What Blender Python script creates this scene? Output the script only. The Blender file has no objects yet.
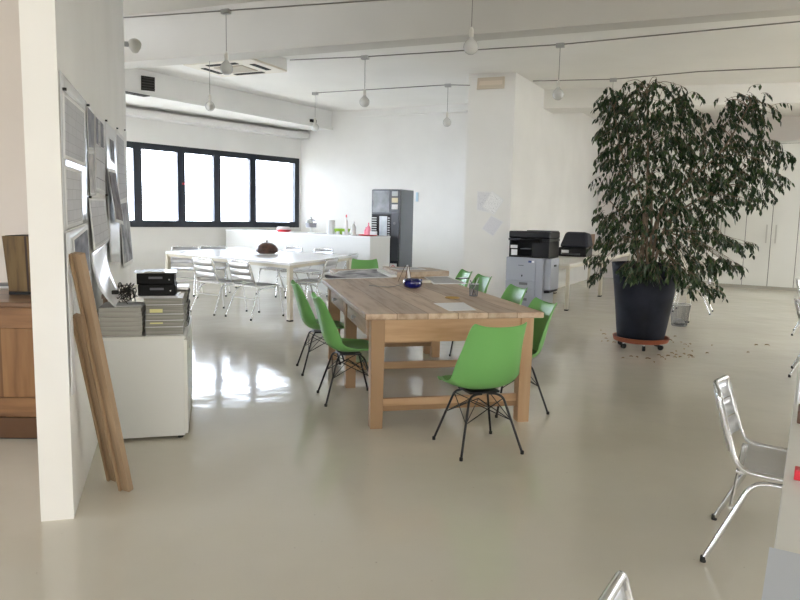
import bpy, bmesh, math, random
from mathutils import Vector, Matrix
random.seed(7)
sc = bpy.context.scene
COL = sc.collection
R = math.radians
PI = math.pi
# ---------------------------------------------------------------- camera
CAMH = 1.42; FPX = 690.0; PITCH = R(6.86); ROLL = R(1.2)
_u0 = Vector((0, math.sin(PITCH), math.cos(PITCH))); _r0 = Vector((1, 0, 0))
CR = math.cos(ROLL)*_r0 + math.sin(ROLL)*_u0
CU = math.cos(ROLL)*_u0 - math.sin(ROLL)*_r0
CF = Vector((0, math.cos(PITCH), -math.sin(PITCH)))
CP = Vector((0, 0, CAMH))
cam = bpy.data.cameras.new('camera'); camo = bpy.data.objects.new('camera', cam); COL.objects.link(camo)
cam.sensor_fit = 'HORIZONTAL'; cam.sensor_width = 36; cam.lens = FPX/800*36; cam.clip_start = 0.05
m = Matrix((CR, CU, -CF)).transposed().to_4x4(); m.translation = CP
camo.matrix_world = m
sc.camera = camo
# ---------------------------------------------------------------- light
sc.view_settings.view_transform = 'Standard'; sc.view_settings.look = 'None'
sc.view_settings.gamma = 1; sc.view_settings.use_curve_mapping = False
sc.view_settings.exposure = 0.85
w = bpy.data.worlds.new('World'); sc.world = w; w.use_nodes = True
bg = w.node_tree.nodes['Background']
# overcast sky: brighter and bluer on the side of the far windows, warmer behind us, darker below the horizon
wnn, wl = w.node_tree.nodes, w.node_tree.links
wtc = wnn.new('ShaderNodeTexCoord')
wdt = wnn.new('ShaderNodeVectorMath'); wdt.operation = 'DOT_PRODUCT'; wdt.inputs[1].default_value = (-0.848, 0.53, 0)
wl.new(wtc.outputs['Generated'], wdt.inputs[0])
wmr = wnn.new('ShaderNodeMapRange'); wmr.inputs['From Min'].default_value = -0.6; wmr.inputs['From Max'].default_value = 0.8; wl.new(wdt.outputs['Value'], wmr.inputs['Value'])
wcm = wnn.new('ShaderNodeMixRGB'); wcm.inputs[1].default_value = (7.6, 7.3, 6.6, 1); wcm.inputs[2].default_value = (11.4, 12.8, 15.0, 1); wl.new(wmr.outputs[0], wcm.inputs[0])
wsp = wnn.new('ShaderNodeSeparateXYZ'); wl.new(wtc.outputs['Generated'], wsp.inputs[0])
wgr = wnn.new('ShaderNodeMapRange'); wgr.inputs['From Min'].default_value = -0.10; wgr.inputs['From Max'].default_value = 0.02
wgr.inputs['To Min'].default_value = 0.17; wgr.inputs['To Max'].default_value = 1.0; wl.new(wsp.outputs['Z'], wgr.inputs['Value'])
wml = wnn.new('ShaderNodeVectorMath'); wml.operation = 'SCALE'; wl.new(wcm.outputs[0], wml.inputs[0]); wl.new(wgr.outputs[0], wml.inputs['Scale'])
wl.new(wml.outputs[0], bg.inputs[0]); bg.inputs[1].default_value = 1.0
sc.cycles.max_bounces = 10; sc.cycles.diffuse_bounces = 7; sc.cycles.glossy_bounces = 4
sc.cycles.sample_clamp_indirect = 6

# pixel helpers (measurements of the place, in metres)
def ray(x, y): return (CF*FPX + CR*(x-400) + CU*(300-y)).normalized()
def P(x, y, z=0.0):
    d = ray(x, y); t = (z-CAMH)/d.z; return CP + d*t
def on_wall(x, y, a, b, off=0.0):
    """point on the vertical plane through ground points a,b"""
    a = Vector((a[0], a[1])); b = Vector((b[0], b[1])); dr = (b-a).normalized(); n = Vector((-dr.y, dr.x))
    if (Vector((0,0))-a).dot(n) < 0: n = -n
    a = a + n*off
    d = ray(x, y); t = (a-Vector((CP.x, CP.y))).dot(n)/Vector((d.x, d.y)).dot(n)
    return CP + d*t
# ---------------------------------------------------------------- materials
MATS = {}
def mat(name, col=(0.8,0.8,0.8), rough=0.6, metal=0.0, spec=0.5, coat=0.0, trans=0.0, emit=None, estr=0, alpha=1.0, ior=1.45):
    if name in MATS: return MATS[name]
    m = bpy.data.materials.new(name); m.use_nodes = True
    b = m.node_tree.nodes['Principled BSDF']
    b.inputs['Base Color'].default_value = (*col, 1); b.inputs['Roughness'].default_value = rough
    b.inputs['Metallic'].default_value = metal; b.inputs['Specular IOR Level'].default_value = spec
    b.inputs['Coat Weight'].default_value = coat; b.inputs['Transmission Weight'].default_value = trans
    b.inputs['Alpha'].default_value = alpha; b.inputs['IOR'].default_value = ior
    if emit: b.inputs['Emission Color'].default_value = (*emit, 1); b.inputs['Emission Strength'].default_value = estr
    MATS[name] = m; return m
def nodes(m): return m.node_tree.nodes, m.node_tree.links, m.node_tree.nodes['Principled BSDF']
def vary(m, c1, c2, scale=3.0, stretch=(1,1,1), detail=4, bump=0.0, lo=0.35, hi=0.65, rough=None):
    """noise-driven colour between c1 and c2"""
    n, l, b = nodes(m)
    tc = n.new('ShaderNodeTexCoord'); mp = n.new('ShaderNodeMapping'); mp.inputs['Scale'].default_value = stretch
    no = n.new('ShaderNodeTexNoise'); no.inputs['Scale'].default_value = scale; no.inputs['Detail'].default_value = detail
    rp = n.new('ShaderNodeValToRGB'); rp.color_ramp.elements[0].position = lo; rp.color_ramp.elements[1].position = hi
    rp.color_ramp.elements[0].color = (*c1, 1); rp.color_ramp.elements[1].color = (*c2, 1)
    l.new(tc.outputs['Object'], mp.inputs[0]); l.new(mp.outputs[0], no.inputs['Vector'])
    l.new(no.outputs['Fac'], rp.inputs[0]); l.new(rp.outputs[0], b.inputs['Base Color'])
    if bump:
        bp = n.new('ShaderNodeBump'); bp.inputs['Strength'].default_value = bump; bp.inputs['Distance'].default_value = 0.01
        l.new(no.outputs['Fac'], bp.inputs['Height']); l.new(bp.outputs[0], b.inputs['Normal'])
    if rough:
        mr = n.new('ShaderNodeMapRange'); mr.inputs['To Min'].default_value = rough[0]; mr.inputs['To Max'].default_value = rough[1]
        l.new(no.outputs['Fac'], mr.inputs['Value']); l.new(mr.outputs[0], b.inputs['Roughness'])
    return m
def wood(name, c1, c2, cd, plank=0.16, axis=0, grain=1, rough=0.55, knots=True):
    """boards: plank width measured across `axis`, grain along `grain`"""
    if name in MATS: return MATS[name]
    m = mat(name, c1, rough); n, l, b = nodes(m)
    tc = n.new('ShaderNodeTexCoord'); sp = n.new('ShaderNodeSeparateXYZ'); l.new(tc.outputs['Object'], sp.inputs[0])
    dv = n.new('ShaderNodeMath'); dv.operation = 'DIVIDE'; dv.inputs[1].default_value = plank; l.new(sp.outputs[axis], dv.inputs[0])
    fl = n.new('ShaderNodeMath'); fl.operation = 'FLOOR'; l.new(dv.outputs[0], fl.inputs[0])
    fr = n.new('ShaderNodeMath'); fr.operation = 'FRACT'; l.new(dv.outputs[0], fr.inputs[0])
    wn = n.new('ShaderNodeTexWhiteNoise'); wn.noise_dimensions = '1D'; l.new(fl.outputs[0], wn.inputs['W'])
    # shifted coordinates per plank
    cb = n.new('ShaderNodeVectorMath'); cb.operation = 'ADD'; l.new(tc.outputs['Object'], cb.inputs[0])
    ms = n.new('ShaderNodeVectorMath'); ms.operation = 'SCALE'; l.new(wn.outputs['Color'], ms.inputs[0]); ms.inputs['Scale'].default_value = 20
    l.new(ms.outputs[0], cb.inputs[1])
    mp = n.new('ShaderNodeMapping'); s = [9, 9, 9]; s[grain] = 0.9; mp.inputs['Scale'].default_value = s; l.new(cb.outputs[0], mp.inputs[0])
    no = n.new('ShaderNodeTexNoise'); no.inputs['Scale'].default_value = 2.2; no.inputs['Detail'].default_value = 6; l.new(mp.outputs[0], no.inputs['Vector'])
    rp = n.new('ShaderNodeValToRGB'); e = rp.color_ramp.elements; e[0].position = 0.3; e[0].color = (*cd, 1); e[1].position = 0.7; e[1].color = (*c2, 1)
    mid = e.new(0.48); mid.color = (*c1, 1); l.new(no.outputs['Fac'], rp.inputs[0])
    hs = n.new('ShaderNodeHueSaturation'); mr = n.new('ShaderNodeMapRange'); mr.inputs['To Min'].default_value = 0.82; mr.inputs['To Max'].default_value = 1.12
    l.new(wn.outputs['Value'], mr.inputs['Value']); l.new(mr.outputs[0], hs.inputs['Value']); l.new(rp.outputs[0], hs.inputs['Color'])
    # seams
    ab = n.new('ShaderNodeMath'); ab.operation = 'LESS_THAN'; ab.inputs[1].default_value = 0.03; l.new(fr.outputs[0], ab.inputs[0])
    mx = n.new('ShaderNodeMixRGB'); mx.inputs[2].default_value = (*[c*0.75 for c in cd], 1); l.new(ab.outputs[0], mx.inputs[0]); l.new(hs.outputs[0], mx.inputs[1])
    out = mx
    if knots:
        vo = n.new('ShaderNodeTexVoronoi'); vo.inputs['Scale'].default_value = 2.6
        mp2 = n.new('ShaderNodeMapping'); s = [1.6, 1.6, 1.6]; s[grain] = 0.9; mp2.inputs['Scale'].default_value = s
        l.new(cb.outputs[0], mp2.inputs[0]); l.new(mp2.outputs[0], vo.inputs['Vector'])
        lt = n.new('ShaderNodeMapRange'); lt.inputs['From Min'].default_value = 0.03; lt.inputs['From Max'].default_value = 0.09
        lt.inputs['To Min'].default_value = 0.75; lt.inputs['To Max'].default_value = 0; l.new(vo.outputs['Distance'], lt.inputs['Value'])
        mk = n.new('ShaderNodeMixRGB'); mk.inputs[2].default_value = (*[c*0.6 for c in cd], 1)
        l.new(lt.outputs[0], mk.inputs[0]); l.new(mx.outputs[0], mk.inputs[1]); out = mk
    l.new(out.outputs[0], b.inputs['Base Color'])
    return m
def paper(name, base=(0.52,0.52,0.54), ink=(0.36,0.36,0.38), kind='plan', scale=6.0, seed=0.0):
    """sheet with printed drawing; UV space 0..1"""
    if name in MATS: return MATS[name]
    m = mat(name, base, 0.8, spec=0.2); n, l, b = nodes(m)
    tc = n.new('ShaderNodeTexCoord'); mp = n.new('ShaderNodeMapping'); mp.inputs['Location'].default_value = (seed, seed*0.7, 0)
    l.new(tc.outputs['UV'], mp.inputs[0])
    sp = n.new('ShaderNodeSeparateXYZ'); l.new(tc.outputs['UV'], sp.inputs[0])
    if kind == 'plan':
        br = n.new('ShaderNodeTexBrick'); br.inputs['Scale'].default_value = scale; br.inputs['Mortar Size'].default_value = 0.018
        br.inputs['Color1'].default_value = (*base, 1); br.inputs['Color2'].default_value = (*[c*0.93 for c in base], 1); br.inputs['Mortar'].default_value = (*ink, 1)
        br.inputs['Brick Width'].default_value = 0.9; br.inputs['Row Height'].default_value = 0.7; br.offset = 0.37; br.squash = 1.7; br.squash_frequency = 2
        l.new(mp.outputs[0], br.inputs['Vector']); src = br.outputs['Color']
    elif kind == 'text':
        wv = n.new('ShaderNodeTexWave'); wv.bands_direction = 'Y'; wv.inputs['Scale'].default_value = scale; wv.inputs['Distortion'].default_value = 0
        no = n.new('ShaderNodeTexNoise'); no.inputs['Scale'].default_value = scale*2; l.new(mp.outputs[0], no.inputs['Vector']); l.new(mp.outputs[0], wv.inputs['Vector'])
        mu = n.new('ShaderNodeMath'); mu.operation = 'MULTIPLY'; l.new(wv.outputs['Fac'], mu.inputs[0]); l.new(no.outputs['Fac'], mu.inputs[1])
        rp = n.new('ShaderNodeValToRGB'); rp.color_ramp.elements[0].position = 0.45; rp.color_ramp.elements[1].position = 0.6
        rp.color_ramp.elements[0].color = (*base, 1); rp.color_ramp.elements[1].color = (*ink, 1); l.new(mu.outputs[0], rp.inputs[0]); src = rp.outputs[0]
    else:
        no = n.new('ShaderNodeTexNoise'); no.inputs['Scale'].default_value = scale; no.inputs['Detail'].default_value = 3; l.new(mp.outputs[0], no.inputs['Vector'])
        rp = n.new('ShaderNodeValToRGB'); rp.color_ramp.elements[0].position = 0.35; rp.color_ramp.elements[1].position = 0.65
        rp.color_ramp.elements[0].color = (*ink, 1); rp.color_ramp.elements[1].color = (*base, 1); l.new(no.outputs['Fac'], rp.inputs[0]); src = rp.outputs[0]
    # blank margin
    def edge(o):
        a = n.new('ShaderNodeMath'); a.operation = 'SUBTRACT'; a.inputs[1].default_value = 0.5; l.new(sp.outputs[o], a.inputs[0])
        c = n.new('ShaderNodeMath'); c.operation = 'ABSOLUTE'; l.new(a.outputs[0], c.inputs[0]); return c
    e1, e2 = edge(0), edge(1); mxm = n.new('ShaderNodeMath'); mxm.operation = 'MAXIMUM'; l.new(e1.outputs[0], mxm.inputs[0]); l.new(e2.outputs[0], mxm.inputs[1])
    gt = n.new('ShaderNodeMath'); gt.operation = 'GREATER_THAN'; gt.inputs[1].default_value = 0.44; l.new(mxm.outputs[0], gt.inputs[0])
    mx = n.new('ShaderNodeMixRGB'); mx.inputs[2].default_value = (0.8, 0.8, 0.8, 1); l.new(gt.outputs[0], mx.inputs[0]); l.new(src, mx.inputs[1])
    l.new(mx.outputs[0], b.inputs['Base Color']); return m

M = dict(
    wall=vary(mat('wall_paint', rough=0.75), (0.80,0.79,0.765), (0.845,0.835,0.81), 1.2, detail=3),
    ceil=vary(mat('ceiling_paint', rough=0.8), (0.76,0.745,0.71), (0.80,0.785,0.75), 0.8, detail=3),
    ceiln=vary(mat('shaded_near_ceiling', rough=0.8), (0.57,0.55,0.51), (0.61,0.59,0.55), 0.8, detail=3),  # ceiling paint darkened: shade on the near ceiling and big beam, put into colour
    warmwall=vary(mat('warm_wall_paint', rough=0.8), (0.74,0.69,0.65), (0.77,0.72,0.68), 1.0),
    floor=mat('resin_floor', (0.5,0.47,0.4), 0.16, spec=0.5),
    white=mat('white_laminate', (0.80,0.80,0.77), 0.35),
    whitetop=mat('white_table_top', (0.90,0.91,0.92), 0.22, coat=0.2),
    cream=mat('cream_metal', (0.66,0.62,0.52), 0.4),
    desk=mat('desk_cream', (0.70,0.68,0.62), 0.35),
    counter=mat('counter_white', (0.76,0.77,0.76), 0.4),
    wardrobe=vary(mat('wardrobe_front', rough=0.45), (0.66,0.655,0.61), (0.69,0.685,0.64), 0.8),
    gap=mat('dark_gap', (0.12,0.12,0.11), 0.7),
    frame=mat('window_metal', (0.012,0.018,0.028), 0.35),
    glass=mat('pane_glass', (1,1,1), 0.0, trans=1.0, ior=1.02),
    alu=mat('polished_aluminium', (0.78,0.79,0.81), 0.22, metal=1.0),
    alu2=mat('brushed_slat', (0.72,0.73,0.76), 0.35, metal=1.0),
    steel=mat('steel', (0.5,0.5,0.5), 0.3, metal=1.0),
    green=mat('green_plastic', (0.16,0.40,0.115), 0.42, coat=0.05),
    greenpad=mat('green_pad', (0.11,0.27,0.07), 0.55),
    black=mat('black_metal', (0.012,0.012,0.013), 0.35),
    rubber=mat('black_rubber', (0.015,0.015,0.015), 0.7),
    blackp=mat('black_plastic', (0.009,0.009,0.011), 0.38, spec=0.3),
    darkcloth=mat('dust_cover', (0.02,0.022,0.032), 0.55),
    copier=mat('copier_grey', (0.36,0.38,0.43), 0.4),
    copierdk=mat('copier_dark_grey', (0.14,0.145,0.16), 0.5),
    vend=mat('vending_grey', (0.155,0.165,0.18), 0.4),
    vendf=mat('vending_front', (0.03,0.035,0.045), 0.25),
    wire=mat('tension_wire', (0.22,0.21,0.19), 0.5, metal=0.4),
    box=mat('junction_grey', (0.38,0.38,0.37), 0.6),
    socket=mat('lamp_socket', (0.66,0.64,0.58), 0.5),
    bulb=mat('opal_glass', (0.62,0.62,0.60), 0.18, coat=0.4),
    beige=mat('beige_plastic', (0.62,0.54,0.44), 0.5),
    acp=mat('ac_panel', (0.70,0.65,0.55), 0.5),
    dark=mat('dark_opening', (0.02,0.018,0.015), 0.8),
    terra=mat('terracotta_plastic', (0.27,0.075,0.035), 0.5),
    soil=mat('soil', (0.03,0.02,0.012), 0.9),
    bark=vary(mat('bark', rough=0.8), (0.13,0.09,0.06), (0.22,0.16,0.11), 12),
    blue=mat('cobalt_glass', (0.004,0.006,0.11), 0.08, coat=0.8),
    red=mat('red_plastic', (0.6,0.03,0.05), 0.35),
    pink=mat('pink_plastic', (0.85,0.25,0.35), 0.3),
    lime=mat('lime_plastic', (0.35,0.62,0.05), 0.35),
    brown=vary(mat('glazed_brown', rough=0.35), (0.035,0.015,0.01), (0.10,0.045,0.03), 18),
    book=vary(mat('page_edges', rough=0.8), (0.36,0.35,0.32), (0.52,0.51,0.47), 3, stretch=(1,1,70)),
    bookd=vary(mat('page_edges_dark', rough=0.8), (0.20,0.195,0.175), (0.38,0.37,0.34), 3, stretch=(1,1,90)),
    cover=mat('book_cover', (0.75,0.76,0.78), 0.25, coat=0.4),
    yellow=mat('yellow_note', (0.75,0.72,0.35), 0.6),
    sheet=mat('plain_paper', (0.80,0.81,0.83), 0.5),
    film=mat('plastic_film', (0.78,0.79,0.82), 0.2, coat=0.3),
    brass=mat('brass_ring', (0.5,0.33,0.12), 0.35, metal=0.7),
)
# floor: soft mottling, faint wear
n, l, b = nodes(M['floor'])
tc = n.new('ShaderNodeTexCoord'); no = n.new('ShaderNodeTexNoise'); no.inputs['Scale'].default_value = 0.9; no.inputs['Detail'].default_value = 5
rp = n.new('ShaderNodeValToRGB'); rp.color_ramp.elements[0].position = 0.3; rp.color_ramp.elements[1].position = 0.7
rp.color_ramp.elements[0].color = (0.63,0.595,0.515,1); rp.color_ramp.elements[1].color = (0.69,0.655,0.57,1)
l.new(tc.outputs['Object'], no.inputs['Vector']); l.new(no.outputs['Fac'], rp.inputs[0])
n2 = n.new('ShaderNodeTexNoise'); n2.inputs['Scale'].default_value = 45; n2.inputs['Detail'].default_value = 2; l.new(tc.outputs['Object'], n2.inputs['Vector'])
r2 = n.new('ShaderNodeValToRGB'); r2.color_ramp.elements[0].position = 0.19; r2.color_ramp.elements[1].position = 0.25
r2.color_ramp.elements[0].color = (0.5,0.47,0.42,1); r2.color_ramp.elements[1].color = (1,1,1,1); l.new(n2.outputs['Fac'], r2.inputs[0])
mx = n.new('ShaderNodeMixRGB'); mx.blend_type = 'MULTIPLY'; mx.inputs[0].default_value = 1; l.new(rp.outputs[0], mx.inputs[1]); l.new(r2.outputs[0], mx.inputs[2])
l.new(mx.outputs[0], b.inputs['Base Color'])
mr = n.new('ShaderNodeMapRange'); mr.inputs['To Min'].default_value = 0.07; mr.inputs['To Max'].default_value = 0.15; l.new(no.outputs['Fac'], mr.inputs['Value']); l.new(mr.outputs[0], b.inputs['Roughness'])
n3 = n.new('ShaderNodeTexNoise'); n3.inputs['Scale'].default_value = 3.0; n3.inputs['Detail'].default_value = 2; l.new(tc.outputs['Object'], n3.inputs['Vector'])
bp = n.new('ShaderNodeBump'); bp.inputs['Strength'].default_value = 0.13; bp.inputs['Distance'].default_value = 0.03; l.new(n3.outputs['Fac'], bp.inputs['Height']); l.new(bp.outputs[0], b.inputs['Normal'])
# leaves
leafm = mat('ficus_leaf', (0.02,0.045,0.012), 0.38)
n, l, b = nodes(leafm)
at = n.new('ShaderNodeNewGeometry'); rp = n.new('ShaderNodeValToRGB'); e = rp.color_ramp.elements
e[0].color = (0.007,0.020,0.007,1); e[1].color = (0.045,0.080,0.022,1); e1 = e.new(0.6); e1.color = (0.015,0.038,0.011,1)
l.new(at.outputs['Random Per Island'], rp.inputs[0]); l.new(rp.outputs[0], b.inputs['Base Color'])
WT = wood('pine_table_top', (0.50,0.375,0.27), (0.56,0.44,0.335), (0.35,0.24,0.16), 0.21, axis=0, grain=1, rough=0.5)
WL = wood('pine_table_frame', (0.47,0.30,0.17), (0.52,0.35,0.21), (0.45,0.28,0.155), 5.0, axis=0, grain=2, rough=0.5, knots=False)
WX = wood('pine_rail', (0.47,0.30,0.17), (0.53,0.35,0.21), (0.38,0.23,0.12), 5.0, axis=2, grain=0, rough=0.5)
WY = wood('aged_drawer_wood', (0.40,0.30,0.215), (0.48,0.38,0.29), (0.25,0.17,0.11), 5.0, axis=2, grain=1, rough=0.5)
WC = wood('honey_pine_chest', (0.27,0.135,0.055), (0.33,0.175,0.075), (0.19,0.09,0.035), 0.42, axis=0, grain=2, rough=0.4)
WB = wood('dark_oak_bin', (0.16,0.10,0.035), (0.23,0.15,0.06), (0.05,0.025,0.012), 0.5, axis=0, grain=2, rough=0.55)
WP = wood('plank_wood', (0.33,0.23,0.145), (0.37,0.265,0.17), (0.26,0.175,0.105), 0.036, axis=0, grain=2, rough=0.55, knots=False)
WS = wood('light_board', (0.44,0.345,0.26), (0.52,0.42,0.33), (0.34,0.25,0.18), 0.3, axis=1, grain=0, rough=0.55, knots=False)

# ---------------------------------------------------------------- mesh helpers
class MB:
    def __init__(s): s.bm = bmesh.new()
    def box(s, c, d, rz=0, rx=0, ry=0):
        mtx = Matrix.Translation(c) @ Matrix.Rotation(rz,4,'Z') @ Matrix.Rotation(ry,4,'Y') @ Matrix.Rotation(rx,4,'X') @ Matrix.Diagonal((d[0],d[1],d[2],1))
        bmesh.ops.create_cube(s.bm, size=1, matrix=mtx); return s
    def b2(s, x0,x1,y0,y1,z0,z1): return s.box(((x0+x1)/2,(y0+y1)/2,(z0+z1)/2),(x1-x0,y1-y0,z1-z0))
    def prism(s, poly, z0, z1):
        a = [s.bm.verts.new((p[0],p[1],z0)) for p in poly]; b = [s.bm.verts.new((p[0],p[1],z1)) for p in poly]
        n = len(poly); s.bm.faces.new(a[::-1]); s.bm.faces.new(b)
        for i in range(n): s.bm.faces.new((a[i],a[(i+1)%n],b[(i+1)%n],b[i]))
        return s
    def hexa(s, lo, hi):
        """general 8-corner solid: 4 bottom points, 4 top points"""
        a = [s.bm.verts.new(p) for p in lo]; b = [s.bm.verts.new(p) for p in hi]
        s.bm.faces.new(a[::-1]); s.bm.faces.new(b)
        for i in range(4): s.bm.faces.new((a[i],a[(i+1)%4],b[(i+1)%4],b[i]))
        return s
    def tube(s, pts, r, seg=8, close=False, smooth=0):
        pts = [Vector(p) for p in pts]
        if smooth: pts = spline(pts, smooth)
        rings = []; prev = None; N = len(pts)
        for i, p in enumerate(pts):
            t = ((pts[(i+1)%N] if (close or i<N-1) else p) - (pts[i-1] if (close or i>0) else p)).normalized()
            if prev is None: prev = Vector((0,0,1)) if abs(t.z) < 0.9 else Vector((1,0,0))
            nx = (prev - t*prev.dot(t)).normalized(); ny = t.cross(nx); prev = nx
            rr = r[i] if isinstance(r, (list,tuple)) else r
            rings.append([s.bm.verts.new(p + nx*math.cos(2*PI*k/seg)*rr + ny*math.sin(2*PI*k/seg)*rr) for k in range(seg)])
        for i in range(N if close else N-1):
            a, b = rings[i], rings[(i+1)%N]
            for k in range(seg): s.bm.faces.new((a[k],a[(k+1)%seg],b[(k+1)%seg],b[k]))
        if not close:
            s.bm.faces.new(rings[0][::-1]); s.bm.faces.new(rings[-1])
        return s
    def lathe(s, prof, seg=24, c=(0,0,0), sx=1, sy=1):
        rings = []
        for r, z in prof:
            if r < 1e-5: rings.append([s.bm.verts.new((c[0],c[1],c[2]+z))])
            else: rings.append([s.bm.verts.new((c[0]+r*sx*math.cos(2*PI*k/seg), c[1]+r*sy*math.sin(2*PI*k/seg), c[2]+z)) for k in range(seg)])
        for a, b in zip(rings, rings[1:]):
            for k in range(seg):
                k2 = (k+1)%seg
                if len(a)==1 and len(b)==1: continue
                if len(a)==1: s.bm.faces.new((a[0],b[k2],b[k]))
                elif len(b)==1: s.bm.faces.new((a[k],a[k2],b[0]))
                else: s.bm.faces.new((a[k],a[k2],b[k2],b[k]))
        return s
    def grid(s, f, nu, nv, uv=False):
        vs = [[s.bm.verts.new(f(i/nu, j/nv)) for j in range(nv+1)] for i in range(nu+1)]
        ul = s.bm.loops.layers.uv.verify() if uv else None
        for i in range(nu):
            for j in range(nv):
                fc = s.bm.faces.new((vs[i][j],vs[i+1][j],vs[i+1][j+1],vs[i][j+1]))
                if uv:
                    for lp, (a, b_) in zip(fc.loops, ((i,j),(i+1,j),(i+1,j+1),(i,j+1))): lp[ul].uv = (a/nu, b_/nv)
        return s
    def build(s, name, m, parent=None, bevel=0, smooth=None, solid=0, sub=0, loc=None, rz=None, fix=True):
        if fix: bmesh.ops.recalc_face_normals(s.bm, faces=s.bm.faces)
        me = bpy.data.meshes.new(name); s.bm.to_mesh(me); s.bm.free()
        o = bpy.data.objects.new(name, me); COL.objects.link(o); me.materials.append(m)
        if parent: o.parent = parent
        if loc is not None: o.location = loc
        if rz is not None: o.rotation_euler = (0,0,rz)
        if solid:
            q = o.modifiers.new('s','SOLIDIFY'); q.thickness = solid; q.offset = 0
        if bevel:
            q = o.modifiers.new('b','BEVEL'); q.width = bevel; q.segments = 2; q.limit_method = 'ANGLE'
        if sub:
            q = o.modifiers.new('u','SUBSURF'); q.levels = sub; q.render_levels = sub
        if smooth:
            for f in me.polygons: f.use_smooth = True
            if smooth != True and not sub:
                me.set_sharp_from_angle(angle=R(smooth))
        return o
def spline(pts, k):
    out = []
    n = len(pts)
    for i in range(n-1):
        p0 = pts[max(i-1,0)]; p1 = pts[i]; p2 = pts[i+1]; p3 = pts[min(i+2,n-1)]
        for j in range(k):
            t = j/k
            out.append(0.5*((2*p1)+(p2-p0)*t+(2*p0-5*p1+4*p2-p3)*t*t+(3*p1-p0-3*p2+p3)*t**3))
    out.append(pts[-1]); return out
def fillet(pts, r, k=5):
    """polyline with rounded corners"""
    pts = [Vector(p) for p in pts]; out = [pts[0]]
    for i in range(1, len(pts)-1):
        a, b, c = pts[i-1], pts[i], pts[i+1]
        d1 = (a-b); d2 = (c-b); rr = min(r, d1.length*0.48, d2.length*0.48)
        s_ = b + d1.normalized()*rr; e_ = b + d2.normalized()*rr
        for j in range(k+1):
            t = j/k; out.append(s_*(1-t)**2 + b*2*t*(1-t) + e_*t*t)
    out.append(pts[-1]); return out
def tag(o, label=None, cat=None, group=None, kind=None):
    if label: o['label'] = label
    if cat: o['category'] = cat
    if group: o['group'] = group
    if kind: o['kind'] = kind
    return o
def thing(name, label, cat, loc=(0,0,0), rz=0, group=None):
    o = bpy.data.objects.new(name, None); COL.objects.link(o); o.empty_display_size = 0.1
    o.location = loc; o.rotation_euler = (0,0,rz); return tag(o, label, cat, group)
def kids(o): return [c for c in COL.objects if c.parent == o]
def dup(root, loc, rz, label=None, group=None, sc_=1.0):
    r = root.copy(); COL.objects.link(r); r.scale = (sc_,sc_,sc_); r.location = loc; r.rotation_euler = (0,0,rz)
    if label: r['label'] = label
    if group: r['group'] = group
    for ch in kids(root):
        c = ch.copy(); COL.objects.link(c); c.parent = r
        for g in kids(ch):
            d = g.copy(); COL.objects.link(d); d.parent = c
    return r
def struct(name, mb, m, **k):
    o = mb.build(name, m, **k); o['kind'] = 'structure'; return o
def V2(a, b=None): return Vector((a[0], a[1])) if b is None else Vector((a, b))

# ---------------------------------------------------------------- setting
# plan (metres, camera above the origin looking along +Y)
FD = V2(0.53, 0.848).normalized()                 # direction of the window wall and desk rows
corner = V2(-2.41, 16.6)                           # window wall meets back wall
wdir = (V2(*P(180,282)[:2]) - corner).normalized() # towards the camera-left
wfar = corner - wdir*0; wnear = corner + wdir*14.5
bdir = V2(0.927, -0.375).normalized()
colL = V2(*P(461.8, 301)[:2]); colR = V2(*P(506.8, 303.5)[:2])
wardA = V2(*P(706, 284.6)[:2]); wardB = V2(*P(798, 292)[:2]); wrd = V2(1,-0.60).normalized()
sideEnd = V2(*P(593.5, 277.5)[:2])                 # end of the wall beside the copiers
wardO = V2(*P(741, 288)[:2])
part0 = V2(*P(74, 518.6)[:2]); part1b = V2(*P(98, 442)[:2]); pdir = (part1b-part0).normalized(); part1 = part0 + pdir*3.0
while True:
    _q = V2(part1.x,part1.y); _v = Vector((_q.x,_q.y,1.42))-CP
    if 400 + FPX*_v.dot(CR)/_v.dot(CF) > 128.2: break
    part1 = part1 + pdir*0.05
    if (part1-part0).length > 9: break
print('partition length', (part1-part0).length)
pfL = V2(*P(41, 521.6)[:2]); pnor = V2(-pdir.y, pdir.x)   # towards the left room
ZN, ZF, ZB = 4.25, 3.80, 3.6                       # near ceiling, far ceiling, beam underside
rightN = V2(6.2, -1.6); rightF = rightN + FD*19.5
struct('floor', MB().prism([(-9,-9.4),(16,-9.4),(18,20),(-9,20)], -0.1, 0.0), M['floor'])
# big beam
e1 = P(126,62,ZB); e2 = P(800,8,ZB); g1 = P(126,69,ZB); g2 = P(800,15,ZB)
ed = V2(e2.x-e1.x, e2.y-e1.y).normalized(); gd = V2(g2.x-g1.x, g2.y-g1.y).normalized()
E0 = V2(e1.x,e1.y)-ed*6; E1 = V2(e2.x,e2.y)+ed*6; G0 = V2(g1.x,g1.y)-gd*6; G1 = V2(g2.x,g2.y)+gd*6
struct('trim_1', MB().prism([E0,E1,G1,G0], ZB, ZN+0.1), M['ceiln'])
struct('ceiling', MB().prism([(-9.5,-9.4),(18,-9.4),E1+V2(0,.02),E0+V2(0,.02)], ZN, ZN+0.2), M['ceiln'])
struct('ceiling', MB().prism([G0-V2(0,.05),G1-V2(0,.05),(17,20),(-9,20)], ZF, ZF+0.2), M['ceil'])
# back wall
bR = corner + bdir*4.6
struct('wall_back', MB().prism([corner-bdir*0.3, bR, bR+V2(.1,.3), corner-bdir*0.3+V2(.1,.3)], 0, ZF), M['wall'])
# solid block: column and the wall that runs beside the copiers
cback = corner + bdir*4.15
struct('wall_middle', MB().prism([colL, colR, sideEnd, sideEnd+V2(-.9,.6), cback+V2(0.1,.25), cback], 0, ZF), M['wall'])
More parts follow.
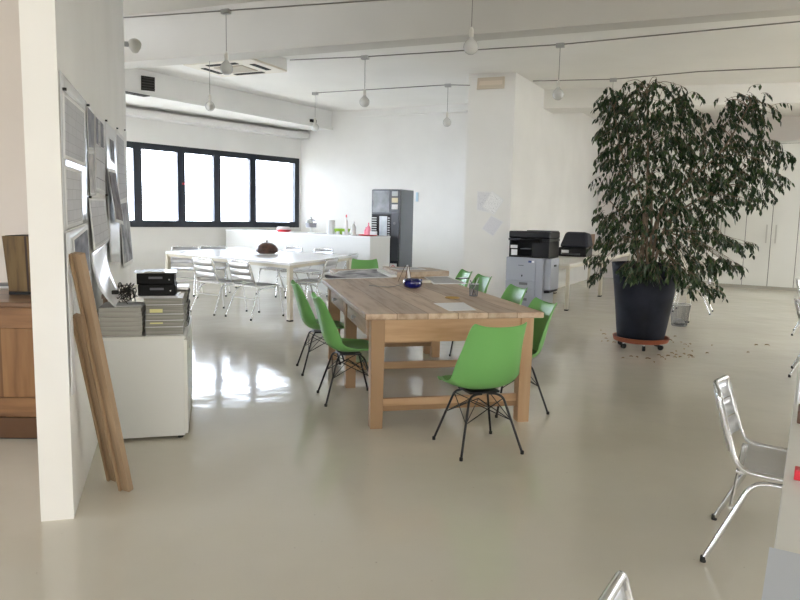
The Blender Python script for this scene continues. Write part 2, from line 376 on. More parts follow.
# wardrobe wall
wv0 = sideEnd + V2(-0.9, 0.75); wo = wardO + V2(wrd.y*-0.62, 0)
n_w = V2(-wrd.y, wrd.x)
if n_w.y < 0: n_w = -n_w
wa = wardO - wrd*8.5 + n_w*0.62; wb = wardO + wrd*7.5 + n_w*0.62
struct('wall_far', MB().prism([wa, wb, wb+n_w*0.3, wa+n_w*0.3], 0, ZF), M['warmwall'])
# window wall with opening
WZ0, WZ1 = 1.12, 2.74
def wallpt(s, off=0):   # s metres from the corner towards the camera, off into the room
    inn = V2(-wdir.y, wdir.x)
    if (V2(0,8)-corner).dot(inn) < 0: inn = -inn
    return corner + wdir*s + inn*off
def wbox(mb, s0, s1, o0, o1, z0, z1): return mb.prism([wallpt(s0,o0), wallpt(s1,o0), wallpt(s1,o1), wallpt(s0,o1)], z0, z1)
WS0, WS1 = 0.03, 6.72
struct('wall_window', wbox(wbox(wbox(wbox(MB(), -0.3,15.5,-.25,0,0,WZ0), -0.3,15.5,-.25,0,WZ1,ZF), WS1,15.5,-.25,0,WZ0,WZ1), -0.3,WS0,-.25,0,WZ0,WZ1), M['wall'])
wn = bpy.data.objects.new('window_1', None); COL.objects.link(wn); wn['kind'] = 'structure'
fr = MB()
wbox(fr, WS0, WS1, -.12, -.03, WZ1-.12, WZ1); wbox(fr, WS0, WS1, -.12, -.03, WZ0, WZ0+.13)
wbox(fr, WS0, WS0+.13, -.12, -.031, WZ0, WZ1); wbox(fr, WS1-.13, WS1, -.12, -.031, WZ0, WZ1)
# mullions located from the photo
muls = []
for px_ in (254.0, 218.3, 182.5, 139.0):
    q = on_wall(px_, 190, corner, corner+wdir*5); muls.append((V2(q.x,q.y)-corner).length)
for i, s_ in enumerate(muls): wbox(fr, s_-.085, s_+.085, -.115, -.029, WZ0, WZ1)
fr.build('window_frame', M['frame'], wn)
ed_ = [WS0] + muls + [WS1]
for a, b_ in zip(ed_, ed_[1:]):
    wbox(MB(), a+.05, b_-.05, -.082, -.076, WZ0+.08, WZ1-.08).build('pane', M['glass'], wn)
sq = on_wall(184.5,190,corner,corner+wdir*5)
wbox(MB(), muls[2]-.06, muls[2]-.01, -.029, -.01, 1.98, 2.02).build('latch', M['red'], wn)
wbox(MB(), WS0, WS1, -.02, .02, WZ0-.03, WZ0-.003).build('window_sill', M['white'], wn)
# soffit over the window: face from the photo lines
sa = P(142.5,95,3.38); sb = P(300,124.2,3.38); sd = (V2(sa.x,sa.y)-V2(sb.x,sb.y)).normalized()
s0 = V2(sb.x,sb.y)-sd*1.15; s1 = V2(sa.x,sa.y)+sd*6.0
o2 = wallpt(0,-.02); o3 = wallpt(13,-.02)
struct('trim_2', MB().prism([s0,s1,o3,o2+wdir*0.2], 3.38, ZF), M['wall'])
inn = V2(wdir.y, -wdir.x)
if (V2(0,8)-corner).dot(inn) < 0: inn = -inn
struct('trim_3', MB().prism([s0+inn*.035,s1+inn*.035,s1,s0], 3.375, 3.43), M['white'])
struct('trim_4', wbox(MB(), .02, 13, 0, .30, 3.19, 3.30), M['wall'])
# beam along the back wall
ba = P(332,118,3.66); bb = P(467,110.5,3.66)
bd2 = (V2(bb.x,bb.y)-V2(ba.x,ba.y)).normalized(); b0 = V2(ba.x,ba.y)-bd2*.5; b1 = V2(bb.x,bb.y)+bd2*.6
struct('trim_5', MB().prism([b0,b1,b1+V2(.18,.5),b0+V2(.18,.5)], 3.66, ZF), M['wall'])
# beam across the right part
ra = on_wall(543.5,108.5,colR,sideEnd); zr6 = ra.z; rb = P(800,103,zr6); rd = (V2(rb.x,rb.y)-V2(ra.x,ra.y)).normalized()
r0 = V2(ra.x,ra.y)-rd*.0; r1 = V2(rb.x,rb.y)+rd*6
struct('trim_6', MB().prism([r0,r1,r1+V2(.2,.6),r0+V2(.25,.6)], zr6, ZF), M['ceil'])
# partition with boards
struct('wall_partition', MB().prism([pfL, part0, part1, part1+pnor*0.15], 0, ZN), M['wall'])
# alcove on the left
struct('wall_alcove', MB().prism([(-9,5.35),(part0+pdir*2.1+pnor*.12)[:], (part0+pdir*2.25+pnor*.12)[:], (-9,5.5)], 0, ZN), M['warmwall'])
lw_ = MB(); lw_.b2(-6.2,-6,-9.2,5.4,0,1.0).b2(-6.2,-6,-9.2,5.4,1.65,ZN)
for a,b_ in ((-9.2,-5),(-4,-1.6),(-.4,.9),(2.3,5.4)): lw_.b2(-6.2,-6,a,b_,1.0,1.65)
struct('wall_left', lw_, M['warmwall'])
# rear wall with tall windows (behind the camera), right wall with windows
rw = MB()
rw.b2(-6.2,18,-9.4,-9.2,0,1.8).b2(-6.2,18,-9.4,-9.2,3.6,ZN)
for k in range(8): rw.b2(-6.2+k*3.0,-5.8+k*3.0,-9.4,-9.2,1.8,3.6)
struct('wall_rear', rw, M['wall'])
nr = V2(FD.y,-FD.x)
struct('wall_right', MB().prism([rightN, rightN+V2(.2,0), (6.4,-9.3), (6.2,-9.3)],0,ZN), M['wall'])
def rbox(mb, a, b_, z0, z1): return mb.prism([rightN+FD*a, rightN+FD*b_, rightN+FD*b_+nr*.2, rightN+FD*a+nr*.2], z0, z1)
rr = MB(); rbox(rr,0,21,0,1.0); rbox(rr,0,21,2.2,ZN)
for a, b_ in ((0,1.5),(3.6,5.6),(7.2,9.2),(10.8,21)): rbox(rr,a,b_,1.0,2.2)
struct('wall_right', rr, M['wall'])

# daylight portals in the openings (they only guide sampling of the sky)
def portal(name, c, d, wdt, hgt):
    L = bpy.data.lights.new(name,'AREA'); L.shape='RECTANGLE'; L.size=wdt; L.size_y=hgt; L.cycles.is_portal=True
    o = bpy.data.objects.new(name,L); COL.objects.link(o); o.location = c
    o.rotation_euler = Vector(d).to_track_quat('-Z','Z').to_euler()
cw = wallpt((WS0+WS1)/2, -.2); portal('window_daylight', (cw.x,cw.y,(WZ0+WZ1)/2), (inn.x,inn.y,0), WS1-WS0, WZ1-WZ0)
portal('rear_daylight', (0.1,-9.3,2.7), (0,1,0), 12.4, 1.8)
portal('left_daylight', (-6.1,-1.3,1.33), (1,0,0), 7.4, .65)
cr = rightN+FD*6.15+nr*.1; portal('side_daylight', (cr.x,cr.y,1.6), (-nr.x,-nr.y,0), 9.4, 1.2)

# ---------------------------------------------------------------- ceiling fittings
# square vent grille on the soffit
def on_soffit(x,y): return on_wall(x,y,s0,s1)
def quad_plate(name, pts, m, thick, nrm, parent=None):
    nrm = Vector(nrm); a = [Vector(p) for p in pts]
    return MB().hexa(a, [p+nrm*thick for p in a]).build(name, m, parent)
n3d = Vector((inn.x,inn.y,0))
vg = thing('vent_opening','black square vent opening on the soffit above the window','vent')
quad_plate('grille', [on_soffit(x,y) for x,y in ((141,90),(154.5,91.5),(154.5,77.5),(141,75.5))], M['dark'], 0.012, n3d, vg)
mb = MB()
for k in range(5):
    t = (k+.5)/5; a = on_soffit(141,76+13.5*t)+n3d*.014; c = on_soffit(154.5,78+13*t)+n3d*.014; mb.tube([a,c],.006,4)
mb.build('louver', mat('vent_slat',(0.05,0.045,0.04),0.5), vg)
v2 = P(133,93.9,3.37); q1 = MB().box((0,0,0),(.55,.16,.012)).build('slot_vent', M['dark'], loc=(v2.x,v2.y,3.372), rz=math.atan2(sd.y,sd.x)); tag(q1,'long dark slot vent under the soffit edge next to the partition','vent')
v3 = P(312,121,3.5); q1 = MB().box((0,0,0),(.18,.12,.06)).build('sensor_box', M['dark'], loc=(v3.x,v3.y,3.5), rz=math.atan2(sd.y,sd.x)); tag(q1,'small black box hanging where the soffit reaches the back beam','sensor')
# air conditioner
ac = thing('ceiling_air_conditioner','boxy white ceiling air conditioner with beige slotted panel','air conditioner', (P(236,69.0,3.60).x, P(236,69.0,3.60).y, 3.60), R(-24))
MB().b2(-.62,.62,-.46,.46,.03,.195).build('body', M['white'], ac, bevel=.01)
MB().b2(-.62,.62,-.46,.46,0,.035).build('panel', M['acp'], ac, bevel=.012)
MB().b2(-.26,.26,-.2,.2,-.012,.004).build('grille', mat('ac_grille',(0.42,0.37,0.28),0.6), ac, bevel=.005)
for k in range(4):
    a = k*PI/2; MB().box((math.cos(a)*.45,math.sin(a)*.33,-.002),(.09,.42+.12*(k%2),.01),rz=a).build('air_slot', M['dark'], ac)
# tension wires
def wire(pts, name, label):
    mb = MB(); mb.tube([Vector(p) for p in pts], .0075, 6)
    o = mb.build(name, M['wire'], smooth=True)
    return tag(o, label, 'cable', 'tension cables for the pendant bulbs')
ZW = 3.555
def bq_(x,y): q=P(x,y,2.96); return Vector((q.x,q.y,ZW))
wA = [P(124,17.6,ZW), bq_(226.5,68.5)]; ext=(wA[1]-wA[0]).normalized()
wire([wA[0]-ext*1.0, wA[0], wA[1], wA[1]+ext*3.5], 'suspension_cable', 'dark cable across the beam at the top left of the room')
wB = [P(290,60,ZW), bq_(364.5,102), bq_(558,94.5), P(800,21.5,ZW)]; ext=(wB[3]-wB[0]).normalized()
wire(wB+[wB[3]+ext*3], 'suspension_cable', 'middle dark ceiling cable running from the air conditioner to beyond the plant')
wC = [bq_(315,127.5), bq_(447,122.5), P(470,85.3,ZW)]
wire(wC, 'suspension_cable', 'thin far cable between the window corner and the column')
wD = [P(533,81,ZW), bq_(611,119.5), P(700,71.5,ZW), P(800,67,ZW)]; ext=(wD[3]-wD[2]).normalized()
wire(wD+[wD[3]+ext*3], 'suspension_cable', 'thin far cable passing behind the top of the plant')
# pendant bulbs
def pendant(bx, by, jx, jy, label, ztop=None, proto=[None]):
    zb = 2.96
    c = P(bx, by, zb); zt = ZW if jx is None else (CAMH + (P(jx,jy,ZW)-CP).normalized().z*0 + 0)  # placeholder
    zt = ztop or ZW
    L = zt - zb
    t = thing('pendant_bulb', label, 'pendant lamp', (c.x,c.y,zb), 0, 'bare globe bulbs hanging from the ceiling')
    MB().lathe([(0,-.068),(.025,-.0635),(.049,-.048),(.064,-.025),(.069,0),(.064,.027),(.050,.048),(.032,.064),(.021,.077),(.0185,.09),(0,.09)],20).build('globe', M['bulb'], t, smooth=True)
    MB().lathe([(0,.085),(.021,.085),(.022,.12),(.02,.15),(.012,.165),(.006,.175),(0,.175)],14).build('lamp_socket', M['socket'], t, smooth=50)
    MB().tube([(0,0,.17),(0,0,L-.02)],.0035,6).build('cord', M['wire'], t)
    if ztop is None:
        MB().box((0,0,L-.012),(.10,.06,.05),rz=R(-22)).build('junction_box', M['box'], t, bevel=.004)
    return t
pendant(226.5,68.5,0,0,'bare globe bulb hanging in front of the ceiling air conditioner')
pendant(210,106.5,0,0,'small bare bulb hanging over the left part of the white table', ztop=ZF)
pendant(364.5,102,0,0,'bare globe bulb hanging from the middle cable left of the column')
pendant(315,127.5,0,0,'bare bulb at the left end of the far cable by the window corner')
pendant(447,122.5,0,0,'bare bulb at far cable just left of the column')
pendant(471,47,0,0,'nearest and largest bare globe bulb, hanging in front of the beam', ztop=ZN)
pendant(558,94.5,0,0,'bare globe bulb between the column and the plant')
pendant(611,119.5,0,0,'bare bulb half hidden behind the upper left leaves of the plant')
# spot lamp on partition end
sp_ = on_wall(124.5,44,part0,part1); sl = thing('wall_spotlight','grey shell-shaped spotlight on the far end of the partition','wall lamp',(sp_.x,sp_.y,sp_.z),math.atan2(pdir.y,pdir.x)-PI/2)
MB().tube([(0.0,0,0),(.05,0,0)],.03,10).build('mount', M['box'], sl)
MB().lathe([(0,-.085),(.03,-.075),(.062,-.03),(.072,.02),(.06,.055),(.03,.075),(0,.08)],18,sy=.8).build('lamp_shade', mat('shell_grey',(0.5,0.49,0.45),0.45), sl, smooth=True, loc=(.105,0,-.008))
# emergency light plate on the column
def on_col(x,y,off=0): return on_wall(x,y,colL,colR,off)
ncol = V2(-(colR-colL).y,(colR-colL).x).normalized()
if ncol.y>0: ncol=-ncol
N3=Vector((ncol.x,ncol.y,0))
el = thing('emergency_light','beige rectangular emergency light fixed near the top of the column','emergency light')
quad_plate('housing',[on_col(*p)+N3*.003 for p in ((477.3,89.8),(504.4,88.5),(505,77),(478.3,78.6))], M['beige'], .05, N3, el)
quad_plate('diffuser',[on_col(p[0],p[1])+N3*.05 for p in ((479.5,86),(502.5,85),(502.8,80.8),(480.2,82))], mat('beige_diffuser',(0.72,0.63,0.52),0.3), .008, N3, el)
# outlet at column foot, light blue strip on back wall
q = on_col(496,286); MB_ = MB().box((0,0,0),(.08,.012,.12)).build('wall_outlet', M['white'], loc=(q.x,q.y-.006,q.z), rz=math.atan2((colR-colL).y,(colR-colL).x)); tag(MB_,'small white outlet plate low on the column face','outlet')
q = on_wall(417,197,corner,bR); o_ = MB().box((0,0,0),(.05,.02,.2)).build('wall_dispenser', mat('pale_blue',(0.45,0.62,0.72),0.4), loc=(q.x,q.y-.02,q.z), rz=math.atan2(bdir.y,bdir.x)); tag(o_,'narrow pale blue strip on the wall right of the vending machine','dispenser')

# ---------------------------------------------------------------- wardrobe
wz = 3.16
wt = thing('built_in_wardrobe','tall cream built-in wardrobe with flat doors along the far wall','wardrobe')
# stations along the wall line for door seams (from seams at floor level)
def wpos(x, y=None):
    q = on_wall(x, 288, wardO, wardO+wrd); return (V2(q.x,q.y)-wardO).dot(wrd)
s740, s766, s793 = wpos(741), wpos(766.7), wpos(793)
dw = (s793-s740)/2
depth = .6
lo = s740-dw*5; hi = s740+dw*9
def wpoly(a,b_,o0,o1): return [wardO+wrd*a+n_w*o0, wardO+wrd*b_+n_w*o0, wardO+wrd*b_+n_w*o1, wardO+wrd*a+n_w*o1]
MB().prism(wpoly(lo,hi,.025,depth), 0.0, wz+.0).build('carcass', M['gap'], wt)
MB().prism(wpoly(lo,hi,.012,.03), 0.0, .07).build('plinth', mat('wardrobe_plinth',(0.38,0.36,0.31),0.6), wt)
MB().prism(wpoly(lo,hi,-.01,depth), wz, wz+.05).build('cornice', M['wardrobe'], wt)
k=0
a = lo
while a < hi-.1:
    d_ = MB().prism(wpoly(a+.006,a+dw-.006,0,.022), .075, wz-.01).build('door', M['wardrobe'], wt)
    side = 1 if (round((a-s740)/dw))%2==0 else -1
    hx = a+dw-.09 if side==1 else a+.09
    MB().prism(wpoly(hx-.015,hx+.015,-.035,-.02), 1.02,1.42).prism(wpoly(hx-.012,hx+.012,-.022,0),1.04,1.07).prism(wpoly(hx-.012,hx+.012,-.022,0),1.37,1.40).build('handle', mat('handle_grey',(0.5,0.49,0.45),0.35), d_)
    a += dw

# ---------------------------------------------------------------- bar counter
cA = V2(*P(370.3,236.4,1.08)[:2]); cB = V2(*P(224.6,229.3,1.08)[:2])
cC = cA + FD*.62; cD = cB + FD*.70 + V2(.06,-.03)
cB = cB + V2(.03,-.015)
ct = thing('bar_counter','long white bar counter under the window against the far wall','counter')
MB().prism([cA,cC,cD,cB],0,1.045).build('body', M['counter'], ct)
cdn=(cA-cB).normalized(); cn=V2(-cdn.y,cdn.x)
if cn.y>0: cn=-cn
MB().prism([cA+cn*.01+cdn*.01,cC+cdn*.01,cD-cdn*.01,cB+cn*.01-cdn*.01],1.045,1.08).build('worktop', M['whitetop'], ct, bevel=.004)
def on_counter(px, frac=.5):
    """point on the worktop under pixel column px, frac back from the front edge"""
    lo_, hi_ = P(px, 244, 1.08), P(px, 225, 1.08)
    # intersect column ray on ground plan with offset line
    o = cB + (-cn)*(.6*frac); d = ray(px, 232); d2 = V2(d.x,d.y)
    A = Matrix(((d2.x,-cdn.x),(d2.y,-cdn.y))); t = A.inverted() @ (o); return V2(d2*t.x)
def cthing(name,label,cat,px,frac=.4,rz=0,group=None):
    q = on_counter(px,frac); return thing(name,label,cat,(q.x,q.y,1.081),rz,group)
t = cthing('serving_tray','red tray with white contents on the left part of the bar counter','tray',283.5,.35,R(-40))
MB().lathe([(0,0),(.14,0),(.185,.035),(.19,.04),(.178,.04),(.135,.01),(0,.01)],24,sx=1.0,sy=.7).build('dish', M['red'], t, smooth=40)
MB().lathe([(0,.012),(.12,.012),(.15,.05),(.15,.085),(.13,.1),(0,.1)],20,sx=1,sy=.7).build('folded_cloth', M['sheet'], t, smooth=40)
t = cthing('cake_stand','wire stand with small dark items on the counter by the window corner','stand',311,.5)
MB().lathe([(0,0),(.07,0),(.07,.008),(.012,.015),(.012,.09),(.1,.1),(.1,.108),(0,.108)],18).build('foot', M['whitetop'], t, smooth=40)
MB().lathe([(.0,.109),(.105,.109),(.108,.19),(.1,.19),(.098,.115),(0,.115)],18).build('basket', mat('smoky_plastic',(0.25,0.25,0.28),0.3), t, smooth=40)
MB().lathe([(0,.19),(.1,.19),(.07,.24),(.02,.27),(.015,.30),(0,.31)],18).build('lid', mat('clear_lid',(0.9,0.93,0.97),0.1,trans=.8,ior=1.2), t, smooth=40)
t = cthing('paper_towel_roll','upright white paper towel roll on the bar counter','paper roll',331,.35)
MB().lathe([(.02,0),(.075,0),(.077,.005),(.077,.245),(.075,.25),(.02,.25),(.02,0)],24).build('roll', M['sheet'], t, smooth=40)
t = cthing('salad_bowl','lime green bowl behind white cups on the bar counter','bowl',341.5,.6)
MB().lathe([(0,0),(.06,0),(.12,.05),(.14,.10),(.13,.10),(.11,.055),(.05,.012),(0,.012)],24,sx=1.2).build('bowl', M['lime'], t, smooth=40)
for px_, lb in ((338,'small white cup in front of the lime green bowl, left'),(344,'small white cup standing just left of the slim bottle')):
    t = cthing('white_cup',lb,'cup',px_,.25,0,'white cups on the counter'); MB().lathe([(0,0),(.028,0),(.035,.055),(.03,.055),(.025,.006),(0,.006)],16).build('cup', M['sheet'], t, smooth=40)
def bottle(px_, h, r, m, mcap, name, label, frac=.3, neck=.35):
    t = cthing(name,label,'bottle',px_,frac)
    MB().lathe([(0,0),(r,0),(r,h*.55),(r*.8,h*.68),(r*neck,h*.78),(r*neck,h*.88),(0,h*.88)],18).build('body', m, t, smooth=40)
    MB().lathe([(0,h*.86),(r*neck*1.15,h*.86),(r*neck*1.1,h),(0,h)],12).build('cap', mcap, t, smooth=40)
    return t
bottle(346.3,.36,.03,mat('clear_sauce',(0.80,0.75,0.74),0.2),M['red'],'sauce_bottle','tall slim bottle with red cap on the bar counter')
bottle(353.5,.24,.045,M['bulb'],M['sheet'],'soap_bottle','grey white squeeze bottle on the bar counter, right of the slim bottle')
t = cthing('oval_tray','shallow red tray carrying the pink bottles at the counter end','tray',368,.35,R(-40))
MB().lathe([(0,0),(.17,0),(.20,.018),(.195,.02),(.165,.006),(0,.006)],24,sy=.7).build('dish', M['red'], t, smooth=40)
for px_,h,lb in ((368.5,.22,'taller pink bottle on the red tray at the end of the counter'),(366.0,.14,'short pink bottle on the left of the red tray')):
    tb = bottle(px_,h,.036,M['pink'],M['pink'],'pink_bottle',lb,.35,.3); tb.location.z += .007
t = cthing('white_box','small white box on the right of the red tray','box',373.5,.35,R(-40)); t.location.z += .02; MB().b2(-.06,.06,-.03,.03,0,.06).build('box', M['sheet'], t, bevel=.004)

# ---------------------------------------------------------------- vending machine
vp = ray(371.8,200); 
vd = 13.05
vx = (371.8+11-400)/FPX*vd - .10
vm = thing('vending_machine','tall grey hot drinks vending machine behind the end of the counter','vending machine',(vx+.14,vd,0),R(-24))
VW,VD,VH = .58,.60,1.93
MB().b2(-VW/2,VW/2,0,VD,.03,VH).build('cabinet', M['vend'], vm, bevel=.008)
MB().b2(-VW/2,VW/2-.005,-.05,0,.03,VH-.01).build('front_door', M['vendf'], vm, bevel=.006)
MB().b2(-VW/2+.02,.08,-.056,-.05,1.50,VH-.03).build('picture_panel', vary(mat('vend_picture',rough=.25),(0.04,0.045,0.055),(0.30,0.32,0.34),3.0), vm)
MB().b2(-VW/2+.015,.11,-.056,-.05,.93,1.46).build('selection_window', mat('vend_black',(0.008,0.008,0.01),0.6,spec=0.15), vm)
MB().b2(-.12,.04,-.06,-.056,.97,1.43).build('display_pane', vary(mat('vend_display',rough=.2),(0.35,0.42,0.5),(0.75,0.8,0.85),2.5), vm)
for sx in (-.30,.055):
    for k in range(10):
        MB().b2(sx,sx+ (.12 if sx<0 else .04),-.061,-.056,.98+k*.045,1.0+k*.045).build('selection_button', mat('vend_button',(0.6,0.63,0.66),0.4), vm)
for k,(c_,z_) in enumerate(((('g'),1.80),(('y'),1.68),(('w'),1.56))):
    MB().b2(.13,.25,-.062,-.05,z_,z_+.09).build('price_card', {'g':mat('card_grey',(0.45,0.47,0.46),0.4),'y':mat('card_cream',(0.7,0.62,0.42),0.4),'w':mat('card_white',(0.8,0.8,0.8),0.4)}[c_], vm)
MB().b2(.13,.27,-.058,-.05,.60,1.5).build('coin_panel', mat('vend_panel',(0.05,0.055,0.07),0.3), vm)
MB().lathe([(0,0),(.025,0),(.025,.01),(0,.01)],16).build('coin_knob', M['copierdk'], vm, loc=(.19,-.058,1.3)).rotation_euler=(PI/2,0,0)
MB().b2(.12,.25,-.064,-.05,.42,.55).build('warning_label', M['sheet'], vm)
MB().lathe([(.022,0),(.034,0),(.034,.004),(.022,.004),(.022,0)],16).build('warning_ring', M['red'], vm, loc=(.185,-.064,.485)).rotation_euler=(PI/2,0,0)
MB().b2(.12,.26,-.058,-.05,.12,.32).build('coin_return', M['rubber'], vm)
MB().b2(.14,.22,-.07,-.058,.10,.16).build('return_lip', M['steel'], vm)
for x_ in (-.28,.28):
    for y_ in (.05,.65): MB().lathe([(0,0),(.02,0),(.02,.03),(0,.03)],10).build('foot', M['rubber'], vm, loc=(x_,y_,0))

# ---------------------------------------------------------------- white meeting table
tn = P(290.5,263.2,.785); tl = P(165.5,251.6,.785); tr = P(351.5,255.4,.785)
N_ = V2(tn.x,tn.y); a_ = V2(tl.x,tl.y)-N_; b_v = V2(tr.x,tr.y)-N_
wt_ = thing('meeting_table','large white square meeting table near the window','table')
MB().prism([N_, N_+b_v, N_+a_+b_v, N_+a_], .75, .785).build('tabletop', M['whitetop'], wt_, bevel=.003)
au, bu = a_.normalized(), b_v.normalized()
def inset(p, i=.05): return [p+au*i*0+au*0, p]
MB().prism([N_+au*.02+bu*.02, N_+b_v+au*.02-bu*.02, N_+b_v+au*.06-bu*.02, N_+au*.06+bu*.02],.71,.75).prism([N_+au*.06+bu*.02,N_+au*.06+bu*.06,N_+a_-au*.02+bu*.06,N_+a_-au*.02+bu*.02],.71,.75).prism([N_+b_v+au*.06-bu*.06,N_+b_v+au*.06-bu*.02,N_+a_+b_v-au*.02-bu*.02,N_+a_+b_v-au*.02-bu*.06],.71,.75).prism([N_+a_-au*.06+bu*.06,N_+a_-au*.02+bu*.06,N_+a_+b_v-au*.02-bu*.06,N_+a_+b_v-au*.06-bu*.06],.71,.75).build('apron', M['cream'], wt_)
for p_ in (N_+au*.035+bu*.035, N_+b_v+au*.035-bu*.035, N_+a_-au*.035+bu*.035, N_+a_+b_v-au*.035-bu*.035):
    lg = MB().box((p_.x,p_.y,.3825),(.06,.06,.735),rz=math.atan2(au.y,au.x)).build('leg', M['cream'], wt_)
    MB().box((p_.x,p_.y,.01),(.064,.064,.02),rz=math.atan2(au.y,au.x)).build('foot', M['rubber'], lg)
q = P(267,254.5,.786)
t = thing('domed_bowl','dark brown domed pot with knob lid on the white meeting table','pot',(q.x,q.y,.786))
MB().lathe([(0,0),(.16,0),(.20,.012),(.19,.018),(.15,.01),(0,.01)],24).build('saucer', M['whitetop'], t, smooth=40)
MB().lathe([(0,.012),(.12,.012),(.175,.05),(.17,.10),(.13,.15),(.08,.18),(.02,.195),(0,.195)],28).build('dome', M['brown'], t, smooth=True)
MB().lathe([(0,.19),(.012,.19),(.016,.215),(.01,.225),(0,.225)],12).build('knob', M['brown'], t, smooth=True)

# ---------------------------------------------------------------- aluminium chair
def alu_chair(label, group):
    t = thing('aluminium_chair', label, 'chair', (0,0,0), 0, group)
    # local: faces +Y, origin on floor under the seat centre
    W_=.215; SZ=.40
    for s in (-1,1):
        MB().tube(fillet([(s*W_*.92,-.285,.690),(s*W_,-.20,SZ+.01),(s*W_,.19,SZ),(s*W_*1.08,.245,0.01)],.07),.0115,8).build('side_frame', M['alu'], t, smooth=60)
        lg = MB().tube(fillet([(s*W_*.93,.12,SZ-.025),(s*W_*.93,-.14,SZ-.03),(s*W_*1.12,-.30,0.01)],.06),.0115,8).build('rear_leg', M['alu'], t, smooth=60)
        MB().lathe([(0,0),(.0125,0),(.013,.022),(.0115,.026),(0,.026)],10).build('foot_cap', M['rubber'], lg, loc=(s*W_*1.12,-.30,0))
        MB().lathe([(0,0),(.0125,0),(.013,.022),(.0115,.026),(0,.026)],10).build('foot_cap', M['rubber'], t, loc=(s*W_*1.08,.245,0))
    # top tube
    MB().tube(fillet([(-W_*.92,-.2835,.685),(-W_*.90,-.29,.715),(0,-.325,.722),(W_*.90,-.29,.715),(W_*.92,-.2835,.685)],.05),.0115,8).build('top_rail', M['alu'], t, smooth=60)
    for i,zc in enumerate((.668,.588,.508)):
        yc = -.285 + (.69-zc)*.28
        def f(u,v,zc=zc,yc=yc): 
            x = (u-.5)*2*W_*.93; return (x, yc-.035*(1-(2*u-1)**2)-(v-.5)*.018, zc+(v-.5)*.074)
        MB().grid(f,12,2).build('back_slat', M['alu2'], t, solid=.006, smooth=True)
    MB().b2(-W_+.01,W_-.01,-.205,-.175,SZ-.004,SZ+.012).build('seat_rail', M['alu'], t, bevel=.004); MB().b2(-W_+.01,W_-.01,.185,.21,SZ-.012,SZ+.008).build('seat_rail', M['alu'], t, bevel=.004)
    for k in range(4):
        x0 = -.19 + k*.0975
        def g(u,v,x0=x0):
            x = x0+u*.088; y=-.18+v*.37; return (x,y,SZ+.012+.0025*math.sin(u*PI*14)-.008*math.sin(v*PI))
        MB().grid(g,28,6).build('seat_slat', M['alu2'], t, solid=.004, smooth=False)
    MB().tube([(-W_*1.02,-.215,.25),(W_*1.02,-.215,.25)],.008,8).build('stretcher', M['alu'], t, smooth=60)
    return t
def head(d): return math.atan2(d[1],d[0])-PI/2      # +Y local points along d
G_A='aluminium chairs around the white meeting table'; G_D='aluminium chairs along the right desk row'
def chair_from_feet(nearfoot, farfoot, facing=None):
    """rear feet pixels -> origin and rotation (facing perpendicular, chosen by sign)"""
    a = P(*nearfoot); b_ = P(*farfoot); mid = (V2(a.x,a.y)+V2(b_.x,b_.y))/2; d = (V2(b_.x,b_.y)-V2(a.x,a.y)).normalized()
    f = V2(-d.y,d.x)*facing
    return mid+f*.30, head(f)
ch0 = alu_chair('polished aluminium chair tucked under the right foreground desk, full back in view', G_D)
o_, r_ = chair_from_feet((703,561),(714,520),-1)
ch0.location=(o_.x,o_.y,0); ch0.rotation_euler=(0,0,r_)
def achair(o, rz, label, group, k=None): return dup(ch0,(o[0],o[1],0),rz,label,group,k or (1.09 if group==G_A else 1.0))
# foreground chair cut off by the bottom of the picture
q = P(622,577,.745); f = V2(.93,-.36).normalized(); o2_ = V2(q.x,q.y)+f*.33+V2(-.085,-.10)
achair(o2_, head(f), 'nearest aluminium chair, only its top rail in view at the bottom edge', G_D)
o_, r_ = chair_from_feet((790,377.5),(786,366),-1)
q1=P(786,366); q2=P(790,377.3)
f = V2(FD.y,-FD.x)
for (px_,py_),lb in (((789.5,377),'nearer of the two distant aluminium chairs at the right edge'),((792,335.5),'farthest aluminium chair at the right edge before the wardrobe')):
    q = P(px_,py_); o2_ = V2(q.x,q.y)+f*.30+FD*.23; achair(o2_, head(f), lb, G_D)
# around the white table: near-left side
for nf, ff, lb in (((217,315.8),(191,311.8),'aluminium chair on the near left side of the white table, the left one'),((254.4,320.8),(225.6,316.2),'aluminium chair on the near left side of the white table, closer to the corner leg')):
    o2_, r_ = chair_from_feet(nf, ff, -1); achair(o2_, r_, lb, G_A)
# right end of the table (facing left)
fb = (-b_v.normalized().y*1.0, b_v.normalized().x*1.0); fb = V2(fb[0],fb[1])
for px_, py_, lb in ((332,257.6,'aluminium chair at the right end of the white table, nearer one'),(353,253.0,'aluminium chair at the right end of the white table, farther one behind the green chair')):
    q = P(px_,py_,.80); achair(V2(q.x,q.y)+fb*.31, head(fb), lb, G_A)
# far sides
fa = -(V2(-au.y,au.x)); 
if fa.dot(bu) > 0: fa = -fa
for px_, py_, lb in ((294,246.9,'aluminium chair behind the white table, left of the two by the counter'),(324,248.8,'aluminium chair behind the white table, right of the two by the counter')):
    q = P(px_,py_,.845); achair(V2(q.x,q.y)+fa*.34, head(fa), lb, G_A, 1.17)
for px_, py_, lb in ((185.5,246.6,'aluminium chair under the window, leftmost one behind the white table'),(213.5,246.4,'aluminium chair under the window, between the leftmost one and the counter')):
    q = P(px_,py_,.83); achair(V2(q.x,q.y)+V2(.15,-.95).normalized()*.33, head(V2(.15,-.95)), lb, G_A, 1.15)

